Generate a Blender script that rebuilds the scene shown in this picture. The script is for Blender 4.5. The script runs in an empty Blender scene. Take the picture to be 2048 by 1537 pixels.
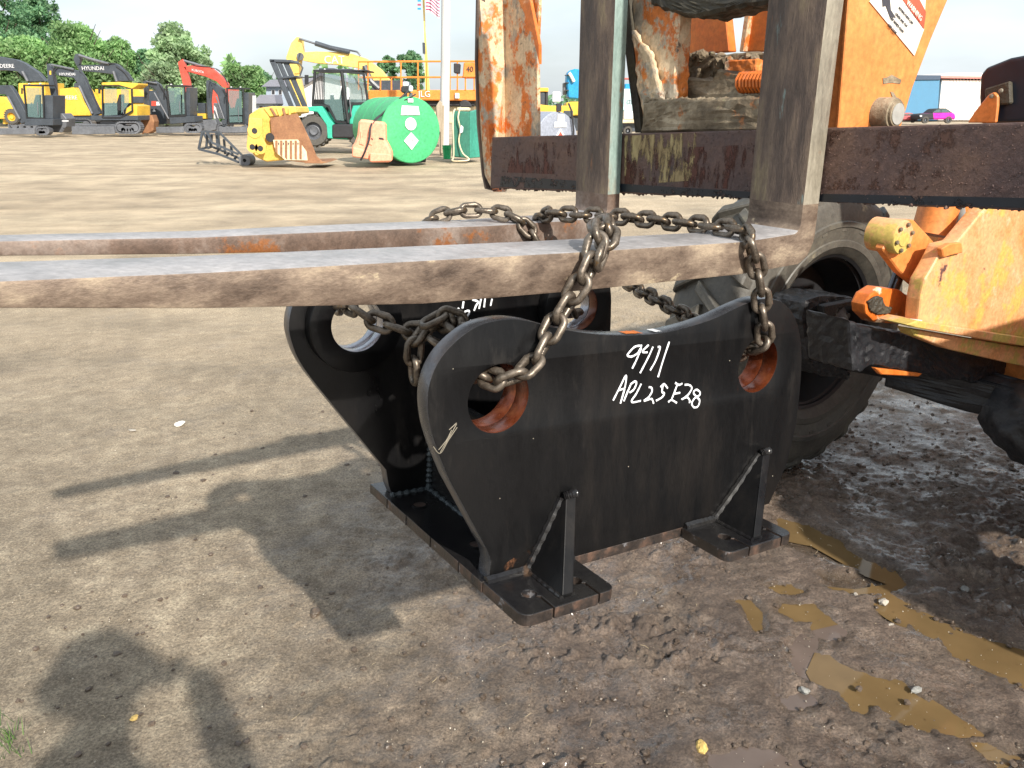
import bpy, bmesh, math, random
import numpy as np
from mathutils import Vector, Matrix, Quaternion
random.seed(7); rng = np.random.default_rng(7)
S = bpy.context.scene
COL = S.collection
R_ = math.radians

# ------------------------------------------------------------------ camera
F, CX, CY, HOR, CAMZ = 1600.0, 1024.0, 768.5, 214.0, 1.6
PITCH = math.atan((CY - HOR) / F)
cd = bpy.data.cameras.new('camera'); cam = bpy.data.objects.new('camera', cd); COL.objects.link(cam)
cam.location = (0, 0, CAMZ); cam.rotation_euler = (math.pi/2 - PITCH, 0, 0)
cd.sensor_width = 36; cd.lens = F / 2048 * 36; cd.clip_start = .05; cd.clip_end = 3000
S.camera = cam

# ------------------------------------------------------------------ light
SUN = Vector((-.714, 1.272, -1)).normalized()          # the way the light travels
W = bpy.data.worlds.new('World'); S.world = W; W.use_nodes = True
nt = W.node_tree; nt.nodes.clear()
sky = nt.nodes.new('ShaderNodeTexSky'); sky.sky_type = 'NISHITA'; sky.sun_disc = False
sky.sun_elevation = R_(33.6); sky.sun_rotation = math.atan2(-SUN.x, -SUN.y)
sky.air_density = 1.0; sky.dust_density = 2.5; sky.ozone_density = 1.0
veil = nt.nodes.new('ShaderNodeMix'); veil.data_type = 'RGBA'; veil.inputs[0].default_value = .58
veil.inputs[7].default_value = (11.4, 12.4, 13.1, 1)       # thin bright overcast veil
bg = nt.nodes.new('ShaderNodeBackground'); bg.inputs[1].default_value = .074
wo = nt.nodes.new('ShaderNodeOutputWorld')
tcw = nt.nodes.new('ShaderNodeTexCoord'); mpw = nt.nodes.new('ShaderNodeMapping'); mpw.inputs[3].default_value = (1, 1, 3.5); cn = nt.nodes.new('ShaderNodeTexNoise'); cn.inputs['Scale'].default_value = 2.2; cn.inputs['Detail'].default_value = 6
mr = nt.nodes.new('ShaderNodeMapRange'); mr.inputs[1].default_value = .35; mr.inputs[2].default_value = .65; mr.inputs[3].default_value = .42; mr.inputs[4].default_value = .78
nt.links.new(tcw.outputs['Generated'], mpw.inputs[0]); nt.links.new(mpw.outputs[0], cn.inputs['Vector']); nt.links.new(cn.outputs['Fac'], mr.inputs[0]); nt.links.new(mr.outputs[0], veil.inputs[0])
nt.links.new(sky.outputs[0], veil.inputs[6]); nt.links.new(veil.outputs[2], bg.inputs[0]); nt.links.new(bg.outputs[0], wo.inputs[0])
sl = bpy.data.lights.new('sun', 'SUN'); sl.energy = 4.6; sl.angle = R_(1.0); sl.color = (1, .93, .83)
so = bpy.data.objects.new('sun', sl); COL.objects.link(so); so.rotation_euler = SUN.to_track_quat('-Z', 'Y').to_euler()
so.location = (3, -5, 8)
S.view_settings.view_transform = 'Standard'; S.view_settings.look = 'None'
S.view_settings.exposure = .60; S.view_settings.gamma = 1

# ------------------------------------------------------------------ helpers
def ray(u, v):
    a = (u - CX) / F; b = -(v - CY) / F
    return Vector((a, math.cos(PITCH) + b*math.sin(PITCH), -math.sin(PITCH) + b*math.cos(PITCH)))
CAM = Vector((0, 0, CAMZ))
def hit(u, v, P0, n):
    r = ray(u, v); t = n.dot(P0 - CAM) / n.dot(r); return CAM + r*t
def at(u, v, Y): return hit(u, v, Vector((0, Y, 0)), Vector((0, 1, 0)))      # a point of the upright plane y = Y
def gr(u, v, z=0.): return hit(u, v, Vector((0, 0, z)), Vector((0, 0, 1)))
# machine frame: AX runs aft along the forks, WX across the machine, O0 below the near fork heel
YW = .585
AX = Vector((math.cos(YW), math.sin(YW), 0)); WX = Vector((-math.sin(YW), math.cos(YW), 0)); ZX = Vector((0, 0, 1))
O0 = Vector((.52571, 1.6264, 0))
def M(e, w, z): return O0 + AX*e + WX*w + ZX*z
def FE(u, v, e): return hit(u, v, O0 + AX*e, AX)
def FW(u, v, w): return hit(u, v, O0 + WX*w, WX)
# bracket frame
BR = Matrix(((.83612, -.545443, .058271), (.542339, .837916, .061357), (-.082293, -.019699, .996413)))
BT = Vector((-.022126, 1.271054, 1.133011))
def B(x, y, z): return BR @ Vector((x, y, z)) + BT
def BY(u, v, y):
    n = BR.col[1]; return hit(u, v, BT + n*y, n)

class MB:
    def __init__(s): s.v = []; s.f = []
    def add(s, vs, fs):
        b = len(s.v); s.v += [tuple(p) for p in vs]; s.f += [tuple(i+b for i in f) for f in fs]; return s
    def prism(s, pts, ext):
        n = len(pts); pts = [Vector(p) for p in pts]; ext = Vector(ext)
        nn = Vector((0, 0, 0))
        for i in range(n): nn += pts[i].cross(pts[(i+1) % n])
        if nn.dot(ext) > 0: pts = pts[::-1]
        vs = pts + [p+ext for p in pts]
        fs = [tuple(range(n)), tuple(range(2*n-1, n-1, -1))] + [((i+1) % n, i, n+i, n+(i+1) % n) for i in range(n)]
        return s.add(vs, fs)
    def box(s, c, d, ax=None):
        c = Vector(c); a = ax or (Vector((1,0,0)), Vector((0,1,0)), Vector((0,0,1)))
        h = [a[i]*(d[i]/2) for i in range(3)]
        vs = [c + h[0]*i + h[1]*j + h[2]*k for k in (-1,1) for j in (-1,1) for i in (-1,1)]
        return s.add(vs, [(0,2,3,1),(4,5,7,6),(0,1,5,4),(2,6,7,3),(0,4,6,2),(1,3,7,5)])
    def tube(s, path, r, n=8, cap=True, closed=False):
        P = [Vector(p) for p in path]; m = len(P); rr = r if isinstance(r, (list, tuple)) else [r]*m
        vs = []; prev = None
        for i in range(m):
            if closed: t = P[(i+1) % m]-P[i-1]
            else: t = P[min(i+1, m-1)]-P[max(i-1, 0)]
            t = t.normalized() if t.length > 1e-9 else Vector((0,0,1))
            if prev is None: a = t.orthogonal().normalized()
            else: a = (prev - t*prev.dot(t)); a = a.normalized() if a.length > 1e-6 else t.orthogonal().normalized()
            prev = a; b = t.cross(a)
            for k in range(n):
                q = 2*math.pi*k/n; vs.append(P[i] + (a*math.cos(q)+b*math.sin(q))*rr[i])
        fs = []
        for i in range(m if closed else m-1):
            j = (i+1) % m
            for k in range(n): fs.append((i*n+k, i*n+(k+1) % n, j*n+(k+1) % n, j*n+k))
        if cap and not closed: fs += [tuple(range(n-1, -1, -1)), tuple(range((m-1)*n, m*n))]
        return s.add(vs, fs)
    def cyl(s, p0, p1, r, n=20, r1=None): return s.tube([p0, p1], [r, r if r1 is None else r1], n)
    def lathe(s, c, ax, prof, n=32, a0=0, closed=True):   # prof: (radius, along)
        c = Vector(c); ax = Vector(ax).normalized(); a = ax.orthogonal().normalized(); b = ax.cross(a); vs = []
        for r, h in prof:
            for k in range(n):
                q = 2*math.pi*k/n; vs.append(c + ax*h + (a*math.cos(q)+b*math.sin(q))*r)
        m = len(prof); fs = [(i*n+k, i*n+(k+1) % n, ((i+1)%m)*n+(k+1) % n, ((i+1)%m)*n+k) for i in range(m if closed else m-1) for k in range(n)]
        return s.add(vs, fs)
    def build(s, name, mat, parent=None, bevel=0, smooth=False, seg=1, rough=0, **kw):
        off = Vector((0, 0, 0)); p = parent
        while p is not None: off += p.location; p = p.parent
        me = bpy.data.meshes.new(name)
        me.from_pydata([tuple(Vector(v)-off) for v in s.v], [], s.f); me.update()
        if bevel or smooth or True:
            bm = bmesh.new(); bm.from_mesh(me)
            bmesh.ops.recalc_face_normals(bm, faces=bm.faces)
            if bevel:
                es = [e for e in bm.edges if len(e.link_faces) == 2 and e.calc_face_angle(0) > .5]
                try: bmesh.ops.bevel(bm, geom=es, offset=bevel, segments=seg, affect='EDGES', profile=.6, clamp_overlap=True)
                except Exception: pass
            if rough:
                bmesh.ops.triangulate(bm, faces=bm.faces)
                for _ in range(2 if len(bm.faces) < 400 else 1):
                    es = [e for e in bm.edges if e.calc_length() > rough*3]
                    bmesh.ops.subdivide_edges(bm, edges=es, cuts=2, use_grid_fill=True)
                from mathutils import noise
                for v in bm.verts: v.co += v.normal*noise.noise(v.co*(.35/rough))*rough
            bm.to_mesh(me); bm.free()
        if smooth: 
            me.shade_smooth()
            try: me.set_sharp_from_angle(angle=R_(38))
            except Exception: pass
        me.materials.append(mat)
        o = bpy.data.objects.new(name, me); COL.objects.link(o); o.parent = parent
        for k, v in kw.items(): o[k] = v
        return o

def thing(name, label, cat, loc=(0,0,0), group=None):
    o = bpy.data.objects.new(name, None); COL.objects.link(o); o.location = loc; o.empty_display_size = .2
    o['label'] = label; o['category'] = cat
    if group: o['group'] = group
    return o
def tag(o, label, cat, group=None):
    o['label'] = label; o['category'] = cat
    if group: o['group'] = group
    return o

def _nodes(name):
    m = bpy.data.materials.new(name); m.use_nodes = True; t = m.node_tree
    b = t.nodes['Principled BSDF']; return m, t, b
def N(t, typ, **kw):
    n = t.nodes.new(typ)
    for k, v in kw.items(): setattr(n, k, v)
    return n
def ramp(t, src, stops, interp='LINEAR'):
    r = N(t, 'ShaderNodeValToRGB'); r.color_ramp.interpolation = interp
    e = r.color_ramp.elements
    while len(e) < len(stops): e.new(.5)
    for i, (p, c) in enumerate(stops):
        e[i].position = p; e[i].color = (*c, 1) if len(c) == 3 else c
    t.links.new(src, r.inputs[0]); return r
def g3(x): return (x, x, x)
MATS = {}
def worn(name, cols, scale=6, rough=.6, metal=0, bump=.3, stretch=(1,1,1), spots=None, rvar=.15, fine=60, detail=8, bd=.004, spotsc=3.0):
    """cols: list of (pos, rgb) over a fractal noise; spots: list of (threshold, rgb) worn patches over it"""
    m, t, b = _nodes(name)
    tc = N(t, 'ShaderNodeTexCoord'); mp = N(t, 'ShaderNodeMapping'); mp.inputs[3].default_value = stretch
    t.links.new(tc.outputs['Object'], mp.inputs[0])
    n1 = N(t, 'ShaderNodeTexNoise'); n1.inputs['Scale'].default_value = scale; n1.inputs['Detail'].default_value = detail; n1.inputs['Roughness'].default_value = .65
    t.links.new(mp.outputs[0], n1.inputs['Vector'])
    c = ramp(t, n1.outputs['Fac'], cols).outputs[0]
    nf = N(t, 'ShaderNodeTexNoise'); nf.inputs['Scale'].default_value = fine; nf.inputs['Detail'].default_value = 6; nf.inputs['Roughness'].default_value = .7
    t.links.new(mp.outputs[0], nf.inputs['Vector'])
    for i, (thr, rgb) in enumerate(spots or []):
        n2 = N(t, 'ShaderNodeTexNoise'); n2.inputs['Scale'].default_value = scale*spotsc/3*(1+.37*i); n2.inputs['Detail'].default_value = 10; n2.inputs['Roughness'].default_value = .68
        mp2 = N(t, 'ShaderNodeMapping'); mp2.inputs[1].default_value = (3.7*(i+1), 1.9*i, 5.1); mp2.inputs[3].default_value = stretch
        t.links.new(tc.outputs['Object'], mp2.inputs[0]); t.links.new(mp2.outputs[0], n2.inputs['Vector'])
        r2 = ramp(t, n2.outputs['Fac'], [(thr-.02, g3(0)), (thr+.03, g3(1))])
        mx = N(t, 'ShaderNodeMix', data_type='RGBA'); t.links.new(r2.outputs[0], mx.inputs[0]); t.links.new(c, mx.inputs[6]); mx.inputs[7].default_value = (*rgb, 1); c = mx.outputs[2]
    # fine value variation
    mv = N(t, 'ShaderNodeMix', data_type='RGBA', blend_type='MULTIPLY'); mv.inputs[0].default_value = 1
    rf = ramp(t, nf.outputs['Fac'], [(.3, g3(.72)), (.7, g3(1.2))])
    t.links.new(c, mv.inputs[6]); t.links.new(rf.outputs[0], mv.inputs[7]); t.links.new(mv.outputs[2], b.inputs['Base Color'])
    rr = ramp(t, n1.outputs['Fac'], [(.3, g3(max(.05, rough-rvar))), (.7, g3(min(1, rough+rvar)))])
    t.links.new(rr.outputs[0], b.inputs['Roughness']); b.inputs['Metallic'].default_value = metal
    if bump:
        ad = N(t, 'ShaderNodeMath', operation='MULTIPLY_ADD'); t.links.new(nf.outputs['Fac'], ad.inputs[0]); ad.inputs[1].default_value = .5; t.links.new(n1.outputs['Fac'], ad.inputs[2])
        bp = N(t, 'ShaderNodeBump'); bp.inputs['Strength'].default_value = bump; bp.inputs['Distance'].default_value = bd
        t.links.new(ad.outputs[0], bp.inputs['Height']); t.links.new(bp.outputs[0], b.inputs['Normal'])
    MATS[name] = m; return m
def paint(name, rgb, rough=.4, var=.25, scale=1.5, metal=0):
    return worn(name, [(.3, tuple(c*(1-var) for c in rgb)), (.7, tuple(min(1, c*(1+var*.6)) for c in rgb))], scale=scale, rough=rough, metal=metal, bump=.08, fine=14, bd=.01)

m_black = worn('black_paint', [(.3,(.0035,.0035,.004)),(.5,(.006,.006,.0065)),(.72,(.013,.011,.010))], scale=7, rough=.38, bump=.25, fine=190, spots=[(.62,(.013,.012,.0115)),(.73,(.045,.016,.009))], stretch=(1.6,1.6,.35), bd=.0016, rvar=.14)
m_blackgloss = worn('black_wet_paint', [(.3,(.006,.006,.008)),(.7,(.02,.019,.018))], scale=9, rough=.17, bump=.35, fine=120, bd=.002, rvar=.14, spots=[(.66,(.07,.045,.03))])
m_edge = worn('flame_cut_edge', [(.3,(.05,.055,.065)),(.55,(.10,.105,.12)),(.75,(.15,.11,.085))], scale=6, rough=.28, metal=.55, bump=.25, fine=160, bd=.0015)
m_bore = worn('rusty_bore', [(.3,(.06,.014,.006)),(.55,(.15,.035,.012)),(.75,(.27,.09,.03))], scale=14, rough=.25, metal=.3, bump=.2, fine=150, bd=.001)
m_bore2 = worn('blued_bore', [(.3,(.3,.31,.36)),(.7,(.5,.5,.55))], scale=9, rough=.3, metal=.7, bump=.1, fine=150, bd=.001)
m_padside = worn('rusty_pad_side', [(.3,(.010,.009,.009)),(.5,(.032,.024,.02)),(.7,(.11,.062,.042))], scale=26, rough=.45, bump=.6, fine=150, spots=[(.60,(.012,.012,.014)),(.64,(.16,.16,.17))], bd=.003)
m_dirt = worn('rust_wash', [(.3,(.16,.06,.02)),(.7,(.05,.03,.02))], scale=20, rough=.6)
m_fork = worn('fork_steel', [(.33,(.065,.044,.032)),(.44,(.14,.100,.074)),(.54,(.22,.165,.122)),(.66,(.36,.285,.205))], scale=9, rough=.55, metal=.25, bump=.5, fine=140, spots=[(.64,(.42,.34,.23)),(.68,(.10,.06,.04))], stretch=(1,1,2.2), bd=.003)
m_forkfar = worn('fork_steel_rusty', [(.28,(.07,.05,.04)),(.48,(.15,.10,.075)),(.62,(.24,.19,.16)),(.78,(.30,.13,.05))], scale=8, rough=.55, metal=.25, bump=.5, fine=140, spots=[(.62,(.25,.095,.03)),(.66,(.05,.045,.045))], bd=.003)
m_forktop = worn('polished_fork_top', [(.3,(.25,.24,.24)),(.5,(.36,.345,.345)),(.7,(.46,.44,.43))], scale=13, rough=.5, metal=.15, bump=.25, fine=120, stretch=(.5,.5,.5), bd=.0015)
m_upright = worn('upright_face_steel', [(.30,(.030,.022,.018)),(.45,(.085,.060,.048)),(.56,(.15,.108,.080)),(.70,(.24,.19,.115))], scale=9, rough=.6, metal=.1, bump=1, fine=110, spots=[(.64,(.15,.20,.19)),(.66,(.17,.08,.04))], stretch=(2.6,2.6,.55), bd=.005)
m_upside = worn('upright_side_steel', [(.3,(.16,.14,.11)),(.5,(.30,.27,.21)),(.7,(.42,.38,.31))], scale=7, rough=.5, metal=.25, bump=.5, fine=90, spots=[(.62,(.22,.10,.05))], stretch=(2,2,.6), bd=.003)
m_upside2 = worn('upright_side_teal', [(.3,(.14,.21,.19)),(.55,(.24,.32,.29)),(.75,(.3,.22,.15))], scale=6, rough=.6, bump=.5, fine=90, spots=[(.60,(.26,.12,.05))], stretch=(2,2,.6), bd=.003)
m_bar = worn('bar_steel', [(.25,(.045,.028,.028)),(.45,(.085,.05,.045)),(.6,(.14,.08,.06)),(.78,(.20,.12,.08))], scale=5, rough=.6, bump=1, fine=75, spots=[(.66,(.02,.022,.028)),(.70,(.26,.20,.11))], stretch=(1,1,1), bd=.006)
m_orange = worn('worn_orange_paint', [(.25,(.46,.09,.012)),(.5,(.60,.15,.02)),(.75,(.68,.24,.06))], scale=5, rough=.5, bump=.4, fine=60, spots=[(.60,(.86,.66,.44)),(.68,(.22,.12,.07))], bd=.003)
m_post = worn('scraped_orange_post', [(.25,(.50,.10,.012)),(.5,(.64,.17,.025)),(.75,(.68,.28,.07))], scale=7, rough=.6, bump=.8, fine=80, spots=[(.52,(.40,.35,.27)),(.50,(.66,.50,.32)),(.56,(.60,.17,.03)),(.62,(.13,.09,.06))], stretch=(1.2,1.2,1), bd=.006)
m_orange2 = worn('orange_paint', [(.3,(.58,.17,.035)),(.6,(.68,.25,.07)),(.8,(.70,.33,.13))], scale=3, rough=.42, bump=.2, fine=60, spots=[(.73,(.16,.09,.06))], bd=.002)
m_hood = worn('scuffed_peach_orange', [(.3,(.60,.25,.085)),(.55,(.70,.35,.17)),(.75,(.62,.36,.11))], scale=5, rough=.5, bump=.4, fine=80, spots=[(.52,(.50,.38,.10)),(.64,(.10,.05,.05)),(.62,(.66,.42,.24))], bd=.003)
m_grime = worn('grey_mud_crust', [(.25,(.07,.048,.03)),(.5,(.20,.155,.10)),(.7,(.42,.35,.25))], scale=12, rough=.85, bump=1, fine=50, spots=[(.63,(.35,.14,.05)),(.66,(.22,.22,.12))], bd=.01)
m_darkgrime = worn('dark_grease', [(.3,(.02,.018,.014)),(.6,(.07,.06,.04)),(.8,(.14,.12,.05))], scale=9, rough=.6, bump=.9, fine=50, bd=.01)
m_axle = worn('oily_black_axle', [(.3,(.007,.008,.010)),(.6,(.02,.021,.025)),(.8,(.05,.045,.04))], scale=9, rough=.45, bump=.8, fine=60, bd=.006)
m_tyre = worn('dusty_tyre', [(.3,(.042,.040,.036)),(.55,(.090,.084,.070)),(.75,(.16,.145,.105))], scale=5, rough=.55, bump=.6, fine=50, spots=[(.66,(.24,.21,.14))], bd=.004)
m_chain = worn('oiled_chain_steel', [(.3,(.06,.048,.036)),(.5,(.14,.115,.09)),(.7,(.27,.225,.18))], scale=30, rough=.36, metal=.6, bump=.5, fine=260, spots=[(.62,(.16,.09,.03))], bd=.0012, rvar=.12)
m_white = worn('white_marker', [(.3,(.80,.82,.86)),(.7,(.9,.92,.95))], scale=30, rough=.45, bump=0)
m_weld = worn('weld_bead', [(.3,(.04,.05,.055)),(.7,(.12,.14,.15))], scale=80, rough=.25, metal=.5, bump=1, fine=300, bd=.004)

def film(name, rgb, thr, scale=30, stretch=(1,1,.35), rough=.7, rgb2=None):
    """a broken coat of paint, rust or mud: thin real layer with ragged gaps"""
    m, t, b = _nodes(name); tc = N(t, 'ShaderNodeTexCoord'); mp = N(t, 'ShaderNodeMapping'); mp.inputs[3].default_value = stretch; t.links.new(tc.outputs['Object'], mp.inputs[0])
    n = N(t, 'ShaderNodeTexNoise'); n.inputs['Scale'].default_value = scale; n.inputs['Detail'].default_value = 10; n.inputs['Roughness'].default_value = .72; t.links.new(mp.outputs[0], n.inputs['Vector'])
    g_ = N(t, 'ShaderNodeTexNoise'); g_.inputs['Scale'].default_value = scale*.22; t.links.new(tc.outputs['Object'], g_.inputs['Vector'])
    ad = N(t, 'ShaderNodeMath', operation='MULTIPLY_ADD'); ad.inputs[1].default_value = .6; t.links.new(g_.outputs['Fac'], ad.inputs[0]); t.links.new(n.outputs['Fac'], ad.inputs[2])
    r = ramp(t, ad.outputs[0], [(thr-.03, g3(0)), (thr+.05, g3(1))]); t.links.new(r.outputs[0], b.inputs['Alpha'])
    c = ramp(t, n.outputs['Fac'], [(.4, rgb2 or tuple(x*.6 for x in rgb)), (.65, rgb)]); t.links.new(c.outputs[0], b.inputs['Base Color']); b.inputs['Roughness'].default_value = rough; return m
# ================================================================== GROUND
def vnoise(x, y, s, seed=0):
    X = x*s + seed*17.13; Y = y*s + seed*31.7
    xi = np.floor(X).astype(np.int64); yi = np.floor(Y).astype(np.int64); fx = X-xi; fy = Y-yi
    fx = fx*fx*(3-2*fx); fy = fy*fy*(3-2*fy)
    def h(a, b):
        k = (a*374761393 + b*668265263 + seed*1442695) & 0xffffffff
        k = ((k ^ (k >> 13))*1274126177) & 0xffffffff
        return ((k ^ (k >> 16)) & 0xffff)/65535.
    return (h(xi,yi)*(1-fx)+h(xi+1,yi)*fx)*(1-fy)+(h(xi,yi+1)*(1-fx)+h(xi+1,yi+1)*fx)*fy
def fbm(x, y, s, o=4, seed=0, g=.5):
    r = 0; a = 1; tot = 0
    for i in range(o): r = r + a*vnoise(x, y, s*2**i, seed+i); tot += a; a *= g
    return r/tot
def sdist(px, py, poly):          # signed distance, negative inside
    d = np.full(px.shape, 1e9); ins = np.zeros(px.shape, bool); n = len(poly)
    for i in range(n):
        ax, ay = poly[i]; bx, by = poly[(i+1) % n]
        ex, ey = bx-ax, by-ay; wx, wy = px-ax, py-ay
        t = np.clip((wx*ex+wy*ey)/(ex*ex+ey*ey+1e-12), 0, 1)
        d = np.minimum(d, (wx-ex*t)**2+(wy-ey*t)**2)
        c = (ay > py) != (by > py)
        xs = ax + (py-ay)/(by-ay+1e-12)*(bx-ax)
        ins ^= c & (px < xs)
    return np.where(ins, -1, 1)*np.sqrt(d)
def cropg(pts): return [tuple(gr(1300+a/2.413, 900+b/2.413)[:2]) for a, b in pts]
PUD = [
 ('ochre', cropg([(640,345),(760,365),(880,450),(940,490),(1080,550),(1200,600),(1245,650),(1170,690),(1020,685),(860,655),(830,610),(960,612),(1050,600),(960,560),(860,505),(720,465),(640,420)])),
 ('ochre', cropg([(1150,690),(1220,750),(1340,820),(1480,880),(1600,915),(1700,945),(1830,1000),(1835,1125),(1700,1095),(1620,1055),(1500,995),(1380,895),(1260,845),(1150,780)])),
 ('ochre', cropg([(900,1035),(1000,1060),(1100,1100),(1230,1130),(1330,1200),(1450,1250),(1560,1300),(1610,1350),(1500,1368),(1350,1355),(1200,1315),(1100,1240),(1020,1270),(950,1200),(880,1110)])),
 ('ochre', cropg([(600,635),(680,635),(730,680),(650,675)])),
 ('ochre', cropg([(640,735),(760,745),(835,800),(720,815),(640,775)])),
 ('ochre', cropg([(440,740),(500,745),(560,800),(520,845),(470,800)])),
 ('ochre', cropg([(1560,1410),(1660,1430),(1790,1490),(1700,1500),(1600,1450)])),
 ('grey', cropg([(780,835),(860,812),(945,870),(870,915),(785,885)])),
 ('grey', cropg([(700,935),(800,908),(815,960),(730,975)])),
 ('grey', cropg([(730,1010),(880,978),(955,1040),(860,1125),(735,1090)])),
 ('grey', cropg([(330,1470),(540,1428),(700,1500),(560,1560),(330,1560)])),
 ('grey', cropg([(590,1180),(730,1170),(780,1220),(640,1225)])),
]
def axis(lo, hi, step, far, gfac):
    a = list(np.arange(lo, hi, step)); s = step; x = a[-1]
    while x < far: s *= gfac; x += s; a.append(x)
    return a
xr = axis(.3, 2.3, .0078, 900, 1.035); xl = axis(-.3, 1.9, .0078, 900, 1.035)
XS = np.array(sorted([-v for v in xl] + list(np.arange(.31, .3, .0078)) + xr)); XS = np.unique(np.round(XS, 5))
yb = [.9 - .4*i for i in range(1, 12)][::-1]
YS = np.array([-300., -100., -40., -15.] + yb + axis(.9, 3.9, .0078, 1800, 1.0165))
GX, GY = np.meshgrid(XS, YS)
dist = np.hypot(GX, GY)
def ground_z(X, Y):
    d = np.hypot(X, Y)
    wet = np.clip((X+1.05+.15*(2.6-Y)+.9*(fbm(X,Y,1.3,3,5)-.5))/1.1, 0, 1)*np.clip((6.5-Y)/2.5, 0, 1)
    z = .05*(fbm(X, Y, .35, 3, 1)-.5)*np.clip(d/6, 0, 1)
    z += .018*(fbm(X, Y, 2.2, 3, 2)-.5)
    z += (.009+.016*wet)*(fbm(X, Y, 14, 4, 3, .65)-.5)
    z += (.0035+.0045*wet)*(fbm(X, Y, 75, 2, 71, .6)-.5)*np.clip((5-Y)/2, 0, 1)
    cl = fbm(X, Y, 26, 3, 9, .55)
    cm = np.clip((fbm(X, Y, 3.1, 2, 12)-.40)*4, 0, 1)*wet
    z += .036*cm*np.clip(cl-.52, 0, 1)*3*np.clip((3.6-Y)/1., .15, 1)
    # tyre ruts running across, tread marks in the middle distance
    for yc, sl_, wd, dp in ((6.2,-.05,.35,.025),(7.4,-.04,.3,.02),(9.6,.03,.4,.02),(4.9,-.12,.22,.022),(3.9,-.2,.2,.012)):
        q = (Y-yc-sl_*X)/wd; m = np.exp(-q*q); z -= dp*m*(.6+.4*fbm(X,Y,1.5,2,21))
        z += .012*m*(np.sin((X+Y*.6*np.sign(q))*2*math.pi/.17) > .2)*np.clip((X+2.5)/2, 0, 1)*(Y > 4.4)
    return z, wet
GZ, WET = ground_z(GX, GY)
near = (GX > -.6) & (GX < 2.6) & (GY > 1.) & (GY < 3.6)
idx = np.where(near); nx = GX[idx]; ny = GY[idx]
wxn = nx+.10*(fbm(nx,ny,7,4,31)-.5); wyn = ny+.10*(fbm(nx,ny,7,4,41)-.5)
pm = np.zeros(nx.shape)
for kind, poly in PUD:
    sd = sdist(wxn, wyn, poly)
    pm = np.maximum(pm, np.clip((.050+.05*(fbm(nx,ny,18,3,61)-.5)-sd)/.055, 0, 1)*(1 if kind == 'ochre' else .35))
sdm = np.full(nx.shape, 9.)
for kind, poly in PUD: sdm = np.minimum(sdm, sdist(wxn, wyn, poly)-.014)
zz = GZ[idx]; nn_ = fbm(nx, ny, 30, 4, 51, .6)-.5
out_ = np.clip((sdm+.02)/.05, 0, 1); far__ = np.clip((.16-sdm)/.08, 0, 1)*out_
zz = zz*(1-far__*.6) + far__*.010*(1-np.clip((sdm-.05)/.1, 0, 1))
zz = np.where(sdm < .0, zz*.25-.0075, zz)*1. ; bl_ = np.clip((sdm+.03)/.06, 0, 1); bl_ = bl_*bl_*(3-2*bl_)
zz = bl_*(np.maximum(GZ[idx]*(1-far__*.6), -.002*far__-9*(1-far__))+.006*far__) + (1-bl_)*(GZ[idx]*.2-.012) + nn_*.011
GZ[idx] = zz
PMASK = np.zeros(GX.shape); PMASK[idx] = pm
ny_, nx_ = GX.shape
me = bpy.data.meshes.new('ground')
me.vertices.add(nx_*ny_); me.vertices.foreach_set('co', np.stack([GX, GY, GZ], -1).ravel())
ii = np.arange((ny_-1)*nx_).reshape(ny_-1, nx_)[:, :-1].ravel()
quads = np.stack([ii, ii+1, ii+nx_+1, ii+nx_], 1).astype(np.int32)
me.loops.add(quads.size); me.loops.foreach_set('vertex_index', quads.ravel())
me.polygons.add(len(quads)); me.polygons.foreach_set('loop_start', np.arange(0, quads.size, 4, dtype=np.int32)); me.polygons.foreach_set('loop_total', np.full(len(quads), 4, np.int32))
me.update(calc_edges=True); me.shade_smooth()
at_ = me.attributes.new('wet', 'FLOAT', 'POINT'); at_.data.foreach_set('value', np.maximum(WET, PMASK).ravel().astype(np.float32))
at_ = me.attributes.new('silt', 'FLOAT', 'POINT'); at_.data.foreach_set('value', PMASK.ravel().astype(np.float32))
for mm_ in (m_black,): mm_.node_tree.nodes['Principled BSDF'].inputs['Specular IOR Level'].default_value = .22
m, t, b = _nodes('yard_dirt')
tc = N(t, 'ShaderNodeTexCoord')
def noise(scale, detail=8, rough=.62, vec=None, dist_=0):
    n = N(t, 'ShaderNodeTexNoise'); n.inputs['Scale'].default_value = scale; n.inputs['Detail'].default_value = detail; n.inputs['Roughness'].default_value = rough; n.inputs['Distortion'].default_value = dist_
    t.links.new(vec or tc.outputs['Object'], n.inputs['Vector']); return n
def mixc(f_, a_, b_, bt='MIX'):
    x = N(t, 'ShaderNodeMix', data_type='RGBA', blend_type=bt)
    for s_, i_ in ((f_, 0), (a_, 6), (b_, 7)):
        if hasattr(s_, 'links'): t.links.new(s_, x.inputs[i_])
        elif i_ == 0: x.inputs[0].default_value = s_
        else: x.inputs[i_].default_value = (*s_, 1)
    return x.outputs[2]
mpS = N(t, 'ShaderNodeMapping'); mpS.inputs[3].default_value = (.25, 1, 1); t.links.new(tc.outputs['Object'], mpS.inputs[0])
nA = noise(1.1, 9); nB = noise(9, 9, .7); nC = noise(120, 7, .78); nS = noise(.5, 9, .65, mpS.outputs[0], .6); nP = noise(3.2, 6, .6)
dry = ramp(t, nB.outputs['Fac'], [(.3,(.165,.130,.090)),(.5,(.265,.215,.152)),(.7,(.40,.335,.24))]).outputs[0]
wetc = ramp(t, nB.outputs['Fac'], [(.3,(.070,.050,.038)),(.5,(.135,.100,.077)),(.7,(.23,.175,.135))]).outputs[0]
far_ = ramp(t, nS.outputs['Fac'], [(.30,(.29,.225,.15)),(.5,(.39,.31,.212)),(.70,(.50,.41,.285))]).outputs[0]
aw = N(t, 'ShaderNodeAttribute'); aw.attribute_name = 'wet'
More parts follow.
